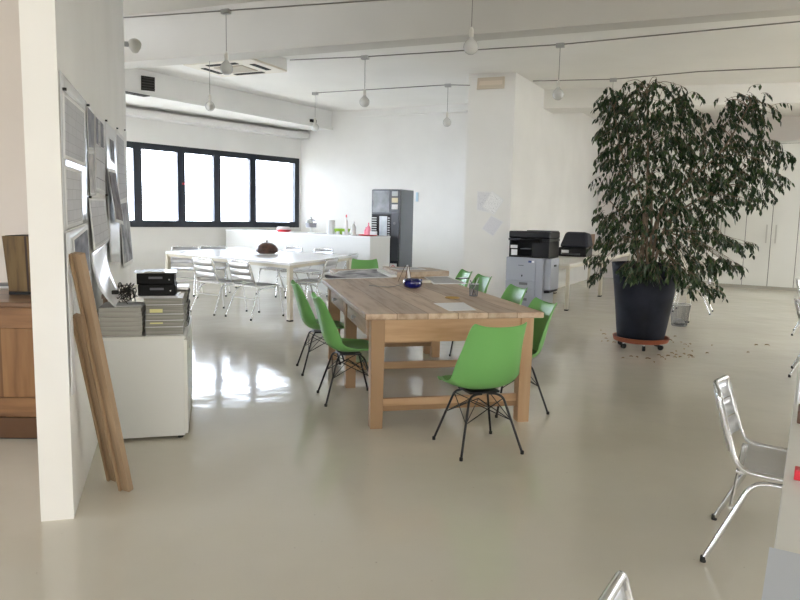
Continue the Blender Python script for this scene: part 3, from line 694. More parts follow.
# ---------------------------------------------------------------- wooden table
L_ = V2(-.225,.974).normalized(); W2 = V2(L_.y,-L_.x)
TH = .79
P0 = P(365.2,314.2,TH); T0 = V2(P0.x,P0.y); rzT = head(L_)
q = P(543.7,312,TH); TW = (V2(q.x,q.y)-T0).dot(W2)
q = P(320.3,279.3,TH); TL = (V2(q.x,q.y)-T0).dot(L_)
wtb = thing('wooden_work_table','long pine work table with drawers in the middle of the room','table',(T0.x,T0.y,0),rzT)
MB().b2(0,TW,0,TL,TH-.04,TH).build('tabletop', WT, wtb, bevel=.006)
ov=.05; lw=.095
MB().b2(ov+lw,TW-ov-lw,ov+.012,ov+.037,TH-.20,TH-.04).build('apron', WX, wtb)
MB().b2(ov+lw,TW-ov-lw,TL-ov-.037,TL-ov-.012,TH-.20,TH-.04).build('apron', WX, wtb)
MB().b2(TW-ov-.037,TW-ov-.012,ov+lw,TL-ov-lw,TH-.20,TH-.04).build('apron', WX, wtb)
# left apron with drawers
MB().b2(ov+.02,ov+.035,ov+lw,TL-ov-lw,TH-.20,TH-.04).build('apron', WY, wtb)
midY = TL*.5
for (y0,y1) in ((ov+lw+.12, midY-.10),(midY+.16, TL-ov-lw-.12)):
    dr = MB().b2(ov+.004,ov+.02,y0,y1,TH-.185,TH-.055).build('drawer', WY, wtb, bevel=.003)
    MB().lathe([(0,0),(.007,0),(.007,.012),(.015,.02),(.015,.03),(.008,.036),(0,.037)],14).build('knob', M['steel'], dr, loc=(ov+.004,(y0+y1)/2,TH-.12)).rotation_euler=(0,-PI/2,0)
    for yy in (y0-.03,y1+.03): MB().b2(ov+.008,ov+.02,yy-.012,yy+.012,TH-.2,TH-.04).build('divider', WL, wtb)
for x_ in (ov,TW-ov-lw):
    for y_ in (ov,midY-lw/2,TL-ov-lw):
        lg=MB().hexa([(x_+.006,y_+.006,0),(x_+lw-.006,y_+.006,0),(x_+lw-.006,y_+lw-.006,0),(x_+.006,y_+lw-.006,0)],[(x_,y_,TH-.04),(x_+lw,y_,TH-.04),(x_+lw,y_+lw,TH-.04),(x_,y_+lw,TH-.04)]).build('leg', WL, wtb, bevel=.003)
MB().b2(ov+lw,TW-ov-lw,ov+.03,ov+.06,.115,.20).build('stretcher', WX, wtb)
MB().b2(ov+lw,TW-ov-lw,midY-.015,midY+.015,.145,.205).build('stretcher', WX, wtb)
MB().b2(ov+lw,TW-ov-lw,TL-ov-.06,TL-ov-.03,.115,.20).build('stretcher', WX, wtb)
# second table behind it
TL2 = 1.35
w2 = thing('wooden_side_table','second pine table continuing behind the long one, covered with drawing sheets','table',(T0.x+L_.x*(TL+.012)+W2.x*.24,T0.y+L_.y*(TL+.012)+W2.y*.24,0),rzT)
TW0=TW; TW=TW-.25
MB().b2(0,TW*.98,0,TL2,TH-.04,TH).build('tabletop', WT, w2, bevel=.006)
MB().b2(.1,TW-.12,.05,.08,TH-.16,TH-.04).b2(.1,TW-.12,TL2-.08,TL2-.05,TH-.16,TH-.04).b2(.05,.08,.1,TL2-.1,TH-.16,TH-.04).b2(TW-.12,TW-.09,.1,TL2-.1,TH-.16,TH-.04).build('apron', WX, w2)
for x_ in (.04,TW-.15):
    for y_ in (.04,TL2-.12): MB().b2(x_,x_+.08,y_,y_+.08,0,TH-.04).build('leg', WL, w2, bevel=.003)
TW=TW0
# things on the tables
def tpt(x,y,z=TH): q = P(x,y,z); return V2(q.x,q.y)
def flat_sheet(name, corners, m, label, cat, z, thick=.002, group=None, uvf=None):
    """thin sheet lying flat: 4 ground points; grid mesh with UV"""
    c = [V2(*p) for p in corners]; o = sum(c,V2(0,0))/4
    def f(u,v):
        p = c[0]*(1-u)*(1-v)+c[1]*u*(1-v)+c[2]*u*v+c[3]*(1-u)*v - o; return (p.x,p.y,0)
    ob = MB().grid(f,8,6,uv=True).build(name, m, solid=thick, loc=(o.x,o.y,z+thick/2+.0005)); return tag(ob,label,cat,group)
pl1=paper('plan_sheet_a',scale=5); pl2=paper('plan_sheet_b',(0.58,0.59,0.62),(0.14,0.14,0.16),'plan',7,seed=3.3)
ph1=paper('photo_sheet',(0.50,0.50,0.54),(0.12,0.12,0.15),'photo',3.5)
flat_sheet('drawing_sheet',[tpt(321.5,279.6),tpt(397,277.5),tpt(381,268.6),tpt(339,271.2)],paper('plan_sheet_c',(0.62,0.62,0.65),(0.2,0.2,0.22),'photo',4.0,1.3),'large printed drawing sheet with dark lines at the far left table corner','sheet',TH,.004)
# curled dark corner of that sheet
qa=tpt(323,279); mbq=MB()
def fcurl(u,v): 
    a=u*PI; return (qa.x+.02+v*.20*W2.x+.035*(1-math.cos(a))*L_.x, qa.y+v*.20*W2.y+.06+.035*(1-math.cos(a))*L_.y, TH+.006+.03*math.sin(a)*(1-v))
tag(MB().grid(fcurl,8,6).build('curled_sheet', mat('dark_print',(0.10,0.10,0.12),0.5), solid=.002, smooth=True),'dark curled paper corner on the drawing sheet at the table edge','sheet')
sb_ = thing('wooden_board','thick pale wooden board lying on the far end of the tables','board')
fl,frr = tpt(397,278),tpt(449,276.5); dsl=(frr-fl).normalized(); dsn=V2(-dsl.y,dsl.x)
if dsn.y<0: dsn=-dsn
bk1,bk2=tpt(382.5,266.3,TH+.06),tpt(430,267.6,TH+.06)
brd=[fl,frr,bk2,bk1]; dsn=((bk1+bk2)/2-(fl+frr)/2)/.95; dsl=(frr-fl).normalized()
MB().prism(brd,TH+.006,TH+.06).build('slab', WS, sb_, bevel=.002)
MB().prism([fl-dsl*.07,fl-dsl*.004,bk1-dsl*.004,bk1-dsl*.07],TH+.006,TH+.03).build('edge_strip', M['white'], sb_)
c0=(fl+frr)/2+dsn*.58
flat_sheet('printed_sheet',[c0-dsl*.22-dsn*.2,c0+dsl*.12-dsn*.24,c0+dsl*.1+dsn*.22,c0-dsl*.26+dsn*.2],pl1,'printed sheet lying on the pale wooden board','sheet',TH+.06)
flat_sheet('open_folder',[tpt(433.5,284.2),tpt(467.5,284.0),tpt(447,276.6),tpt(424,277.2)],pl1,'pale grey plan sheet near the right table edge in front of the board','sheet',TH,.004)
t = thing('notebook','closed cream notebook beside the blue bowl','notebook',(*tpt(421,282.8),TH+.001),rzT+R(8))
MB().b2(-.085,.085,-.05,.06,0,.022).build('pages', mat('notebook_cream',(0.62,0.60,0.52),0.6), t, bevel=.004)
MB().b2(-.087,.087,-.052,.062,.022,.026).build('cover', mat('notebook_cover',(0.55,0.53,0.45),0.5), t)
t = thing('glass_bowl','small cobalt blue glass bowl on the wooden table','bowl',(*tpt(412.5,288.2),TH+.001))
MB().lathe([(0,0),(.05,0),(.078,.015),(.088,.045),(.082,.07),(.07,.082),(.064,.078),(.076,.045),(.06,.02),(0,.012)],28).build('bowl', M['blue'], t, smooth=True)
for k in range(7):
    a=k*2*PI/7; MB().lathe([(0,-.012),(.012,0),(0,.012)],8).build('lug', M['blue'], t, loc=(.076*math.cos(a),.076*math.sin(a),.074), smooth=True)
t = thing('tent_card_stand','small A-shaped stand with a white card behind the blue bowl','stand',(*tpt(408,282.8),TH+.001),rzT+R(25))
MB().tube([(-.045,0,.002),(-.005,0,.165)],.004,6).tube([(.045,.0,.002),(.005,0,.165)],.004,6).tube([(-.045,0,.004),(-.045,.1,.004),(-.005,.04,.165)],.003,6).build('frame', mat('brown_wire',(0.12,0.07,0.05),0.4,metal=.5), t)
MB().hexa([(.012,.01,.002),(.052,.01,.002),(.052,.014,.002),(.012,.014,.002)],[(-.004,.02,.17),(.014,.02,.17),(.014,.024,.17),(-.004,.024,.17)]).build('card', M['sheet'], t)
flat_sheet('blank_sheet',[tpt(449,311),tpt(476.5,310.4),tpt(463.5,302.6),tpt(433.6,303.4)],M['sheet'],'blank white sheet of paper at the near edge of the wooden table','sheet',TH)
t=MB().tube([Vector((.055*math.cos(2*PI*k/24),.04*math.sin(2*PI*k/24),0)) for k in range(24)],.005,6,close=True).build('tape_ring', M['brass'], loc=(*tpt(452.3,298.3),TH+.006), smooth=True); tag(t,'thin brownish ring lying on the wooden table behind the white sheet','ring')
t = thing('pen_cup','wire mesh pen cup near the right edge of the wooden table','cup',(*tpt(473.5,296.2),TH+.001))
mb=MB()
for k in range(16):
    a=2*PI*k/16; mb.tube([(.033*math.cos(a),.033*math.sin(a),.002),(.038*math.cos(a),.038*math.sin(a),.1)],.0012,4)
for z_ in [.01+.012*i for i in range(8)]:
    rr_=.033+.005*z_/.1; mb.tube([Vector((rr_*math.cos(2*PI*k/16),rr_*math.sin(2*PI*k/16),z_)) for k in range(16)],.001,4,close=True)
mb.build('mesh_wall', M['copierdk'], t)
MB().lathe([(0,0),(.034,0),(.034,.006),(0,.006)],16).build('base', M['copierdk'], t)
MB().tube([Vector((.0385*math.cos(2*PI*k/20),.0385*math.sin(2*PI*k/20),.101)) for k in range(20)],.003,6,close=True).build('rim', M['steel'], t)
for k,(dx,dy,m_) in enumerate(((-.02,.0,M['copierdk']),(.012,.02,M['brown']),(.025,-.015,M['steel']))):
    pn=MB().tube([(dx*-.8,dy*-.8,.008),(dx*1.5,dy*1.5,.13+.012*k)],.004,7).build('pen', m_, loc=(*tpt(473.5,296.2),TH+.001)); tag(pn,('dark pen leaning in the mesh cup','brown pencil leaning in the mesh cup','metal pen leaning in the mesh cup')[k],'pen')
t = thing('mobile_phone','flat black phone lying at the right edge of the table beside the plan sheet','phone',(*tpt(462.5,279.3),TH+.006),rzT+R(-60))
MB().b2(-.035,.035,-.07,.07,0,.009).build('body', M['blackp'], t, bevel=.003)
MB().b2(-.032,.032,-.064,.064,.009,.0095).build('screen', mat('phone_screen',(0.01,0.01,0.012),0.05), t)
pts=[tpt(369,285.5),tpt(380,287),tpt(392,287.2),tpt(402,284.5)]
t=MB().tube([Vector((p.x,p.y,TH+.004)) for p in pts],.0035,6,smooth=6).build('loose_cable', mat('grey_cable',(0.35,0.33,0.31),0.5)); tag(t,'grey loose cable lying left of the blue bowl','cable')

# ---------------------------------------------------------------- green shell chair
def green_chair(label, group):
    t = thing('green_shell_chair', label, 'chair', (0,0,0), 0, group)
    prof=[(.235,.428),(.215,.448),(.16,.452),(.07,.440),(-.03,.432),(-.11,.440),(-.165,.475),(-.195,.53),(-.215,.60),(-.235,.68),(-.255,.76),(-.275,.825),(-.285,.835)]
    hw  =[.175,.205,.222,.232,.236,.236,.232,.226,.218,.210,.202,.192,.180]
    rise=[.0,.010,.022,.035,.055,.080,.100,.105,.095,.080,.062,.045,.038]   # how far the side edge folds inward/upward
    n_=len(prof)
    prof=[(a,.80-(.80-(.012+b*.945))*1.09) for a,b in prof]; hw=[h*(1.09 if 2<i_<9 else 1.04) for i_,h in enumerate(hw)]
    def pt(i,u):
        y,z=prof[i]; y0,z0=prof[max(i-1,0)]; y1,z1=prof[min(i+1,n_-1)]
        ty,tz=(y1-y0),(z1-z0); L=math.hypot(ty,tz); ty/=L; tz/=L
        ny,nz=tz,-ty     # normal pointing up/forward (to the sitter)
        if ny*1+nz*1<0: ny,nz=-ny,-nz
        r=rise[i]*(abs(u)**2.6); x=hw[i]*u*(1-.10*abs(u)**3)
        return (x,y+ny*r,z+nz*r)
    us=[-1,-.93,-.8,-.6,-.35,0,.35,.6,.8,.93,1]
    mb=MB(); vs=[[mb.bm.verts.new(pt(i,u)) for u in us] for i in range(n_)]
    for i in range(n_-1):
        for j in range(len(us)-1): mb.bm.faces.new((vs[i][j],vs[i+1][j],vs[i+1][j+1],vs[i][j+1]))
    mb.build('shell', M['green'], t, solid=.009, sub=2, smooth=True)
    mb=MB(); 
    def pad(u,v):
        i=1.6+v*4.6; k=int(i); fr_=i-k; uu=(u-.5)*2*.80
        a=Vector(pt(k,uu)); b_=Vector(pt(k+1,uu)); p=a.lerp(b_,fr_)
        h=.022*(1-abs(2*u-1)**6)*(1-abs(2*v-1)**6)+.004; p.z+=h*.95; p.y+=h*.35*v; return p
    mb.grid(pad,14,12).build('seat_pad', M['greenpad'], t, solid=.006, smooth=True)
    # base
    MB().b2(-.10,.10,-.085,.085,.362,.374).build('mount_plate', M['black'], t)
    F=.205; 
    tops={}
    for sx in (-1,1):
        for sy in (-1,1):
            top=(sx*.075,sy*.08,.357); knee=(sx*.115,sy*.105,.338); foot=(sx*F,sy*F,.008)
            MB().tube(fillet([(sx*.02,sy*.08,.360),top,knee,foot],.03,4),.0078,8).build('leg', M['black'], t, smooth=60)
            MB().lathe([(0,0),(.011,0),(.0115,.018),(.008,.022),(0,.022)],8).build('foot_cap', M['rubber'], t, loc=(sx*F,sy*F,0))
            tops[(sx,sy)]=(Vector(knee),Vector(foot))
    def on_leg(k,f): a,b_=tops[k]; return a.lerp(b_,f)
    w_=MB(); ks=[(-1,-1),(1,-1),(1,1),(-1,1)]
    for i in range(4):
        a,b_=ks[i],ks[(i+1)%4]
        w_.tube([on_leg(a,.02),on_leg(b_,.42)],.0032,5).tube([on_leg(b_,.02),on_leg(a,.42)],.0032,5)
    w_.tube([on_leg(ks[0],.42),Vector((0,0,.31)),on_leg(ks[2],.42)],.0032,5).tube([on_leg(ks[1],.42),Vector((0,0,.31)),on_leg(ks[3],.42)],.0032,5)
    w_.build('wire_brace', M['black'], t, smooth=60)
    return t
GG='green shell chairs around the wooden table'
g0=green_chair('bright green shell chair at the near end of the wooden table, back to us',GG)
g0.location=(.478,4.30,0); g0.rotation_euler=(0,0,head(V2(-.35,.94)))
def ft(*px):
    pp=[P(*p) for p in px]; return sum((V2(p.x,p.y) for p in pp),V2(0,0))/len(pp)
q=ft((434.5,439.5),(461.5,460.6),(490,433.6),(521.6,454.6)); g0.location=(q.x,q.y,0)
lm=ft((318.3,392.4),(326.8,407)); fdir=V2(.966,.26).normalized()
dup(g0,(lm.x+fdir.x*.2,lm.y+fdir.y*.2,0),head(fdir),'green shell chair on the left side of the wooden table, nearer one',GG)
lm=ft((297,365.4),(304.1,376.4)); 
dup(g0,(lm.x+fdir.x*.2,lm.y+fdir.y*.2,0),head(fdir),'green shell chair on the left side of the wooden table, farther one',GG)
gdir=V2(-.962,-.27).normalized()
lm=ft((547.5,414),(496,417.5)); pr=V2(-gdir.y,gdir.x); pr = pr if pr.y>0 else -pr
r1=lm+pr*.2
dup(g0,(r1.x,r1.y,0),head(gdir),'green shell chair on the right side of the wooden table, nearest one',GG)
for px_,py_,lb in ((520.5,288.3,'green shell chair on the right side of the wooden table, second from the front'),(486.5,277.2,'green shell chair on the right side of the wooden table, third from the front'),(468,272,'farthest green shell chair on the right side of the wooden table')):
    q=P(px_,py_,.80); dup(g0,(q.x+gdir.x*.27,q.y+gdir.y*.27,0),head(gdir+V2(0,random.uniform(-.06,.06))),lb,GG)
q=P(364.5,260.2,.80); fd_=V2(.12,-1).normalized()
dup(g0,(q.x+fd_.x*.27,q.y+fd_.y*.27,0),head(fd_),'dark green shell chair at the far end of the tables, facing us',GG)

# ---------------------------------------------------------------- copier and printer desk
sdir=(sideEnd-colR).normalized(); snr=V2(sdir.y,-sdir.x)
if snr.x<0: snr=-snr
rzC=head(sdir)                       # local +Y along the wall, local +X = away from the wall
leg1=ft((566,310.5)); leg2=ft((597.5,296.5))
cfr=P(542,308.5); cbase=V2(cfr.x,cfr.y)
CW_,CD_=.62,.50
cbase=V2(*P(541.5,311.8)[:2])
cp=thing('office_copier','large floor standing copier, grey cabinet with black top, beside the column','copier',(cbase.x,cbase.y,0),rzC+R(-4))
# local: x from -CW_ .. 0 (front face at y=0 facing camera), y to CD_
MB().b2(-CW_,0,0,CD_,.05,.83).build('cabinet', M['copier'], cp, bevel=.008)
for z0,z1 in ((.10,.21),(.225,.335),(.35,.455)):
    d_=MB().b2(-CW_+.004,-.125,-.014,0,z0,z1).build('paper_drawer', M['copier'], cp, bevel=.003)
    MB().b2(-CW_*.62,-CW_*.40,-.019,-.014,z1-.055,z1-.015).build('handle', M['copierdk'], d_)
MB().b2(-CW_+.004,-.125,-.014,0,.475,.825).build('front_door', M['copier'], cp, bevel=.003)
MB().b2(-.12,-.002,-.012,0,.10,.825).build('side_strip', M['copier'], cp, bevel=.003)
MB().b2(-.245,-.19,-.018,-.014,.755,.785).build('status_label', mat('navy_label',(0.03,0.06,0.2),0.4), cp)
MB().b2(-.19,-.15,-.018,-.014,.755,.785).build('white_label', M['sheet'], cp)
MB().b2(-CW_*.66,-CW_*.52,-.017,-.014,.70,.712).build('name_mark', M['copierdk'], cp)
MB().b2(-CW_*.57,-CW_*.54,-.017,-.014,.53,.56).build('lock', M['blackp'], cp)
MB().b2(0,.11,.03,.40,.34,.825).build('side_feeder', M['copier'], cp, bevel=.006)
MB().b2(.11,.116,.16,.26,.70,.73).build('side_grip', M['blackp'], cp)
MB().hexa([(.02,.0,.29),(.11,.0,.30),(.11,.38,.31),(.02,.38,.30)],[(.02,.0,.325),(.11,.0,.333),(.11,.38,.336),(.02,.38,.335)]).build('bypass_tray', M['blackp'], cp)
for x_ in (-.54,-.08):
    for y_ in (.08,.42): MB().lathe([(0,0),(.03,0),(.03,.05),(0,.05)],12).build('caster', M['rubber'], cp, loc=(x_,y_,0))
BT=MB(); BT.b2(-CW_+.02,.06,.04,CD_,.83,.845).b2(-CW_+.02,-CW_+.05,.04,CD_,.845,1.09).b2(-.22,.06,.04,CD_,.845,1.09).b2(-CW_+.02,.06,.30,CD_,.845,1.09).build('engine_body', M['blackp'], cp, bevel=.004)
MB().b2(-CW_+.01,.07,.02,CD_,1.09,1.13).build('scanner_bed', mat('scanner_black',(0.018,0.018,0.022),0.35), cp, bevel=.006)
MB().b2(-CW_+.0,.07,.05,CD_,1.13,1.24).build('document_feeder', M['blackp'], cp, bevel=.02)
MB().b2(-.34,.06,.10,.46,1.2395,1.255).build('feeder_tray', mat('feeder_grey',(0.03,0.03,0.035),0.4), cp, bevel=.004)
MB().hexa([(-.40,-.03,1.07),(-.06,-.03,1.07),(-.06,.03,1.07),(-.40,.03,1.07)],[(-.40,-.07,1.12),(-.06,-.07,1.12),(-.06,.03,1.14),(-.40,.03,1.14)]).build('control_panel', M['blackp'], cp, bevel=.003)
MB().b2(-.42,-.24,.06,.29,.955,.968).build('output_tray', M['copierdk'], cp)
MB().b2(-CW_+.045,-CW_+.16,.036,.042,.97,1.02).b2(-CW_+.06,-CW_+.16,.036,.042,.86,.95).build('notice_sticker', M['sheet'], cp)

def desk(name,label,A,dirv,nrv,length,width,h=.74,group='white desks',shelf=False,m=None,legm=None):
    rz=head(dirv); t=thing(name,label,'desk',(A.x,A.y,0),rz,group)   # local y along length, x along +-width
    s=1 if V2(math.cos(rz),math.sin(rz)).dot(nrv)>0 else -1
    x0,x1=sorted((0,s*width))
    MB().b2(x0,x1,0,length,h-.03,h).build('desktop', m or M['desk'], t, bevel=.003)
    MB().b2(x0+.02,x1-.02,.02,.05,h-.075,h-.03).b2(x0+.02,x1-.02,length-.05,length-.02,h-.075,h-.03).b2(x0+.02,x0+.05,.05,length-.05,h-.075,h-.03).b2(x1-.05,x1-.02,.05,length-.05,h-.075,h-.03).build('apron', legm or M['cream'], t)
    for x_ in (x0+.025,x1-.025):
        for y_ in (.025,length-.025):
            l_=MB().box((x_,y_,(h-.03)/2+.01),(.05,.05,h-.05)).build('leg', legm or M['cream'], t)
            MB().box((x_,y_,.01),(.055,.055,.02)).build('foot', M['rubber'], l_)
    return t
A1=leg1+snr*.03-sdir*.03
DL=(leg2-leg1).length+.06
desk('printer_desk','cream printer desk against the wall right of the copier',A1,sdir,-snr,DL,.92,group='cream desks along the wall behind the copier')
A2=A1+sdir*(DL+.02)
desk('printer_desk','cream desk farther along the wall, partly behind the plant leaves',A2,sdir,-snr,2.9,.92,group='cream desks along the wall behind the copier')
# second printer (dark, rounded top)
q=V2(*P(575,256.5,.741)[:2])+sdir*.2-snr*.03
pr_=thing('desktop_printer','black desktop printer with rounded cover on the cream desk','printer',(q.x,q.y,.741),rzC)
MB().b2(-.28,.25,-.26,.26,0,.17).build('body', M['blackp'], pr_, bevel=.015)
MB().hexa([(-.29,-.20,.17),(.27,-.20,.17),(.27,.28,.17),(-.29,.28,.17)],[(-.20,-.08,.47),(.20,-.08,.47),(.22,.25,.44),(-.22,.25,.44)]).build('top_cover', M['darkcloth'], pr_, bevel=.05, smooth=40)
MB().hexa([(-.2,-.30,.04),(.14,-.30,.04),(.14,-.24,.02),(-.2,-.24,.02)],[(-.2,-.34,.07),(.14,-.34,.07),(.14,-.24,.06),(-.2,-.24,.06)]).build('paper_tray', M['copierdk'], pr_)
MB().b2(-.22,-.08,-.264,-.26,.04,.12).build('front_label', M['sheet'], pr_)
# brown board leaning on wall
_b=on_wall(588.5,240,colR,sideEnd); q=V2(_b.x,_b.y)+snr*.05
t=MB().b2(-.012,.012,-.40,.40,0,.36).build('brown_board', mat('brown_board',(0.30,0.19,0.13),0.6), loc=(q.x,q.y,.741), rz=rzC); tag(t,'brown board standing on the far cream desk against the wall','board')

# ---------------------------------------------------------------- right desk row
de=P(767,600,.74); dfar=P(800.5,352,.74); dd=(V2(dfar.x,dfar.y)-V2(de.x,de.y)).normalized(); dn=V2(dd.y,-dd.x)
st=V2(de.x,de.y)-dd*1.0
DG='white desks in the row along the right edge'
desk('white_desk','near white desk at the right edge with papers on it',st,dd,dn,3.4,.9,group=DG,m=M['white'])
desk('white_desk','second white desk in the right row, beyond the near chair',st+dd*3.42,dd,dn,2.6,.9,group=DG,m=M['white'])
desk('white_desk','farthest white desk of the right row, before the wardrobe',st+dd*6.05,dd,dn,2.6,.9,group=DG,m=M['white'])
def dpt(x,y,z=.74): q=P(x,y,z); return V2(q.x,q.y)
q0=dpt(769.5,600); q1=dpt(769.5,549.5)
ax=(q1-q0).normalized(); ax=dd
c1=V2(*P(769.2,549,.74)[:2])
flat_sheet('plastic_folder',[c1-dd*.35,c1-dd*.35+dn*.25,c1+dn*.25,c1],mat('pale_folder',(0.62,0.66,0.74),0.3),'pale bluish folder on the near desk corner','folder',.74,.004)
q=dpt(799,479); t=thing('red_marker_box','small red and white box on the near desk','box',(q.x,q.y,.741),head(dd))
MB().b2(-.012,.10,-.02,.02,0,.028).build('box', M['red'], t, bevel=.002)
MB().b2(.006,.05,-.0205,.0205,.006,.0285).build('label_band', M['sheet'], t)
q=dpt(796.5,424); t=thing('brown_wallet','dark brown flat box on the near desk, next to a white box','box',(q.x,q.y,.741),head(dd))
MB().b2(0,.15,0,.12,0,.045).build('box', mat('brown_leather',(0.13,0.07,0.05),0.5), t, bevel=.004)
q=dpt(797,405); t=thing('white_carton','white carton standing on the near desk behind the dark brown box','box',(q.x,q.y,.741),head(dd))
MB().b2(0,.2,.0,.25,0,.10).build('carton', M['sheet'], t, bevel=.003)

# desks and chair behind the plant
l3=ft((689,322.5)); l4=ft((716,294))
dq=(l4-l3).normalized(); 
desk('white_desk','white desk behind the plant pot',l3-dq*.03,dq,V2(-dq.y,dq.x),(l4-l3).length+.06,.95,group='white desks behind the plant')
q=ft((709,316),(712,312.0)); fq=V2(-.75,.2).normalized()
fq=-V2(dq.y,-dq.x)
achair((q+fq*.3)+dq*.1,head(fq),'aluminium chair at the white desk behind the plant','aluminium chair behind the plant')
# waste bin
q=P(679,325.5); t=thing('wire_waste_bin','grey wire mesh waste bin behind the plant pot','waste bin',(q.x,q.y,0))
mb=MB(); NB=36; H_=.30
for k in range(NB):
    a=2*PI*k/NB
    mb.tube([(.10*math.cos(a),.10*math.sin(a),.005),(.135*math.cos(a),.135*math.sin(a),H_)],.0016,4)
for i in range(20):
    z_=.01+i*H_/20; rr_=.10+.035*z_/H_; mb.tube([Vector((rr_*math.cos(2*PI*k/24),rr_*math.sin(2*PI*k/24),z_)) for k in range(24)],.0014,4,close=True)
mb.build('mesh_body', M['copierdk'], t)
MB().lathe([(0,0),(.102,0),(.104,.008),(0,.008)],24).build('base', M['steel'], t)
MB().tube([Vector((.136*math.cos(2*PI*k/28),.136*math.sin(2*PI*k/28),H_)) for k in range(28)],.005,6,close=True).build('rim', M['steel'], t)
t2=MB().lathe([(0,.012),(.06,.012),(.08,.05),(.05,.085),(.02,.1),(0,.1)],9).build('crumpled_paper', mat('crumpled',(0.3,0.3,0.31),0.7), loc=(q.x,q.y,0)); tag(t2,'crumpled paper inside the wire waste bin','paper')

# ---------------------------------------------------------------- plant
pc=P(640,347.5); PX,PY=pc.x,pc.y; SC=PY/FPX   # metres per pixel at the pot
dol=thing('plant_dolly','round terracotta saucer on black casters under the plant pot','plant dolly',(PX,PY,0))
MB().lathe([(0,.075),(.26,.075),(.295,.085),(.31,.135),(.295,.135),(.27,.10),(0,.095)],36).build('saucer', M['terra'], dol, smooth=40)
for k in range(6):
    a=k*PI/3+.35; c_=MB().tube([(.23*math.cos(a)-.014*math.sin(a),.23*math.sin(a)+.014*math.cos(a),.03),(.23*math.cos(a)+.014*math.sin(a),.23*math.sin(a)-.014*math.cos(a),.03)],.03,12).build('caster', M['rubber'], dol, smooth=40)
    MB().tube([(.23*math.cos(a),.23*math.sin(a),.05),(.23*math.cos(a),.23*math.sin(a),.078)],.012,8).build('caster_stem', M['steel'], c_)
plant=thing('potted_fig_tree','large weeping fig tree in a tall dark fabric pot','plant',(PX,PY,.096))
potm=vary(mat('dark_fabric_pot',rough=.6,spec=.25),(0.007,0.008,0.013),(0.014,0.017,0.028),4)
def potf(u,v):
    a=u*2*PI; r=.245+(.355-.245)*(v**.9); f_=.018*math.exp(-((math.sin((a-4.55)/2))/.05)**2); r-=f_; r+=.006*math.sin(3*a+4*v); return (r*math.cos(a),r*math.sin(a),.002+v*.865)
mb=MB(); mb.grid(potf,64,12)
bmesh.ops.remove_doubles(mb.bm, verts=mb.bm.verts, dist=.0005)
mb.build('pot', potm, plant, solid=.012, smooth=True)
MB().lathe([(0,0),(.24,0),(.24,.012),(0,.012)],32).build('pot_base', potm, plant)
MB().lathe([(0,.78),(.315,.78),(.315,.80),(.2,.815),(0,.82)],32).build('soil', M['soil'], plant)
rnd=random.Random(3)
# blobs: pixel centre, pixel radii (foliage volume in metres around the trunk)
blobs=[(613,100,11,15),(628,92,12,10),(645,88,12,10),(622,118,18,16),(645,110,16,14),(671,88,8,6),(683,94,7,5),(668,112,14,12),(688,120,12,12),(650,132,22,14),(606,130,7,10),(612,150,9,14),(632,158,18,18),(660,150,22,18),(690,146,18,16),
 (725,104,8,8),(742,98,16,8),(757,112,10,10),(738,118,14,8),(720,130,12,10),(742,140,14,10),(762,138,8,6),(715,150,12,12),(738,160,18,12),(768,152,10,7),(782,155,5,4),(752,172,18,10),(772,178,8,8),(730,180,20,12),(700,178,18,16),(670,182,22,18),(640,188,20,16),(613,182,10,14),(752,194,12,7),
 (722,200,18,10),(692,208,20,16),(660,214,24,18),(628,216,18,16),(606,214,7,9),(612,238,12,10),(640,242,20,14),(672,240,22,14),(704,232,14,14),(728,240,8,6),(742,243,5,4),(602,256,8,8),(622,262,10,10),(650,262,14,8),(690,262,18,14),(716,262,12,10),(708,284,9,9),(690,282,8,7),(600,272,4,4),(730,262,5,5),(678,100,6,5),(622,268,8,4),(640,266,9,4),(660,266,9,4),(672,272,6,6)]
def blob_world(b):
    x,y,rx,ry=b; q=ray(x,y); t=PY/q.y; p=CP+q*t
    return Vector((p.x-PX,0,p.z-.096)), rx*SC, ry*SC
leaf=MB(); twig=MB()
def add_leaf(p,d,L,wd,roll):
    d=d.normalized(); s=d.cross(Vector((0,0,1)))
    if s.length<.05: s=Vector((1,0,0))
    s.normalize(); up=s.cross(d); s=s*math.cos(roll)+up*math.sin(roll); up=s.cross(d)
    prof_=((0,0,0),(.28,.42,.06),(.6,.46,.05),(1,0,-.10))
    c=[p+d*L*.0, p+d*L*.3-up*L*.02, p+d*L*.65-up*L*.03, p+d*L*1.0+up*L*.04]
    e1=p+d*L*.3+s*wd*.5+up*L*.05; e2=p+d*L*.3-s*wd*.5+up*L*.05; e3=p+d*L*.65+s*wd*.42+up*L*.04; e4=p+d*L*.65-s*wd*.42+up*L*.04
    V=[leaf.bm.verts.new(v) for v in (c[0],e1,c[1],e2,e3,c[2],e4,c[3])]
    F_=leaf.bm.faces.new
    F_((V[0],V[1],V[2])); F_((V[0],V[2],V[3])); F_((V[1],V[4],V[5],V[2])); F_((V[2],V[5],V[6],V[3])); F_((V[4],V[7],V[5])); F_((V[5],V[7],V[6]))
anch=[]
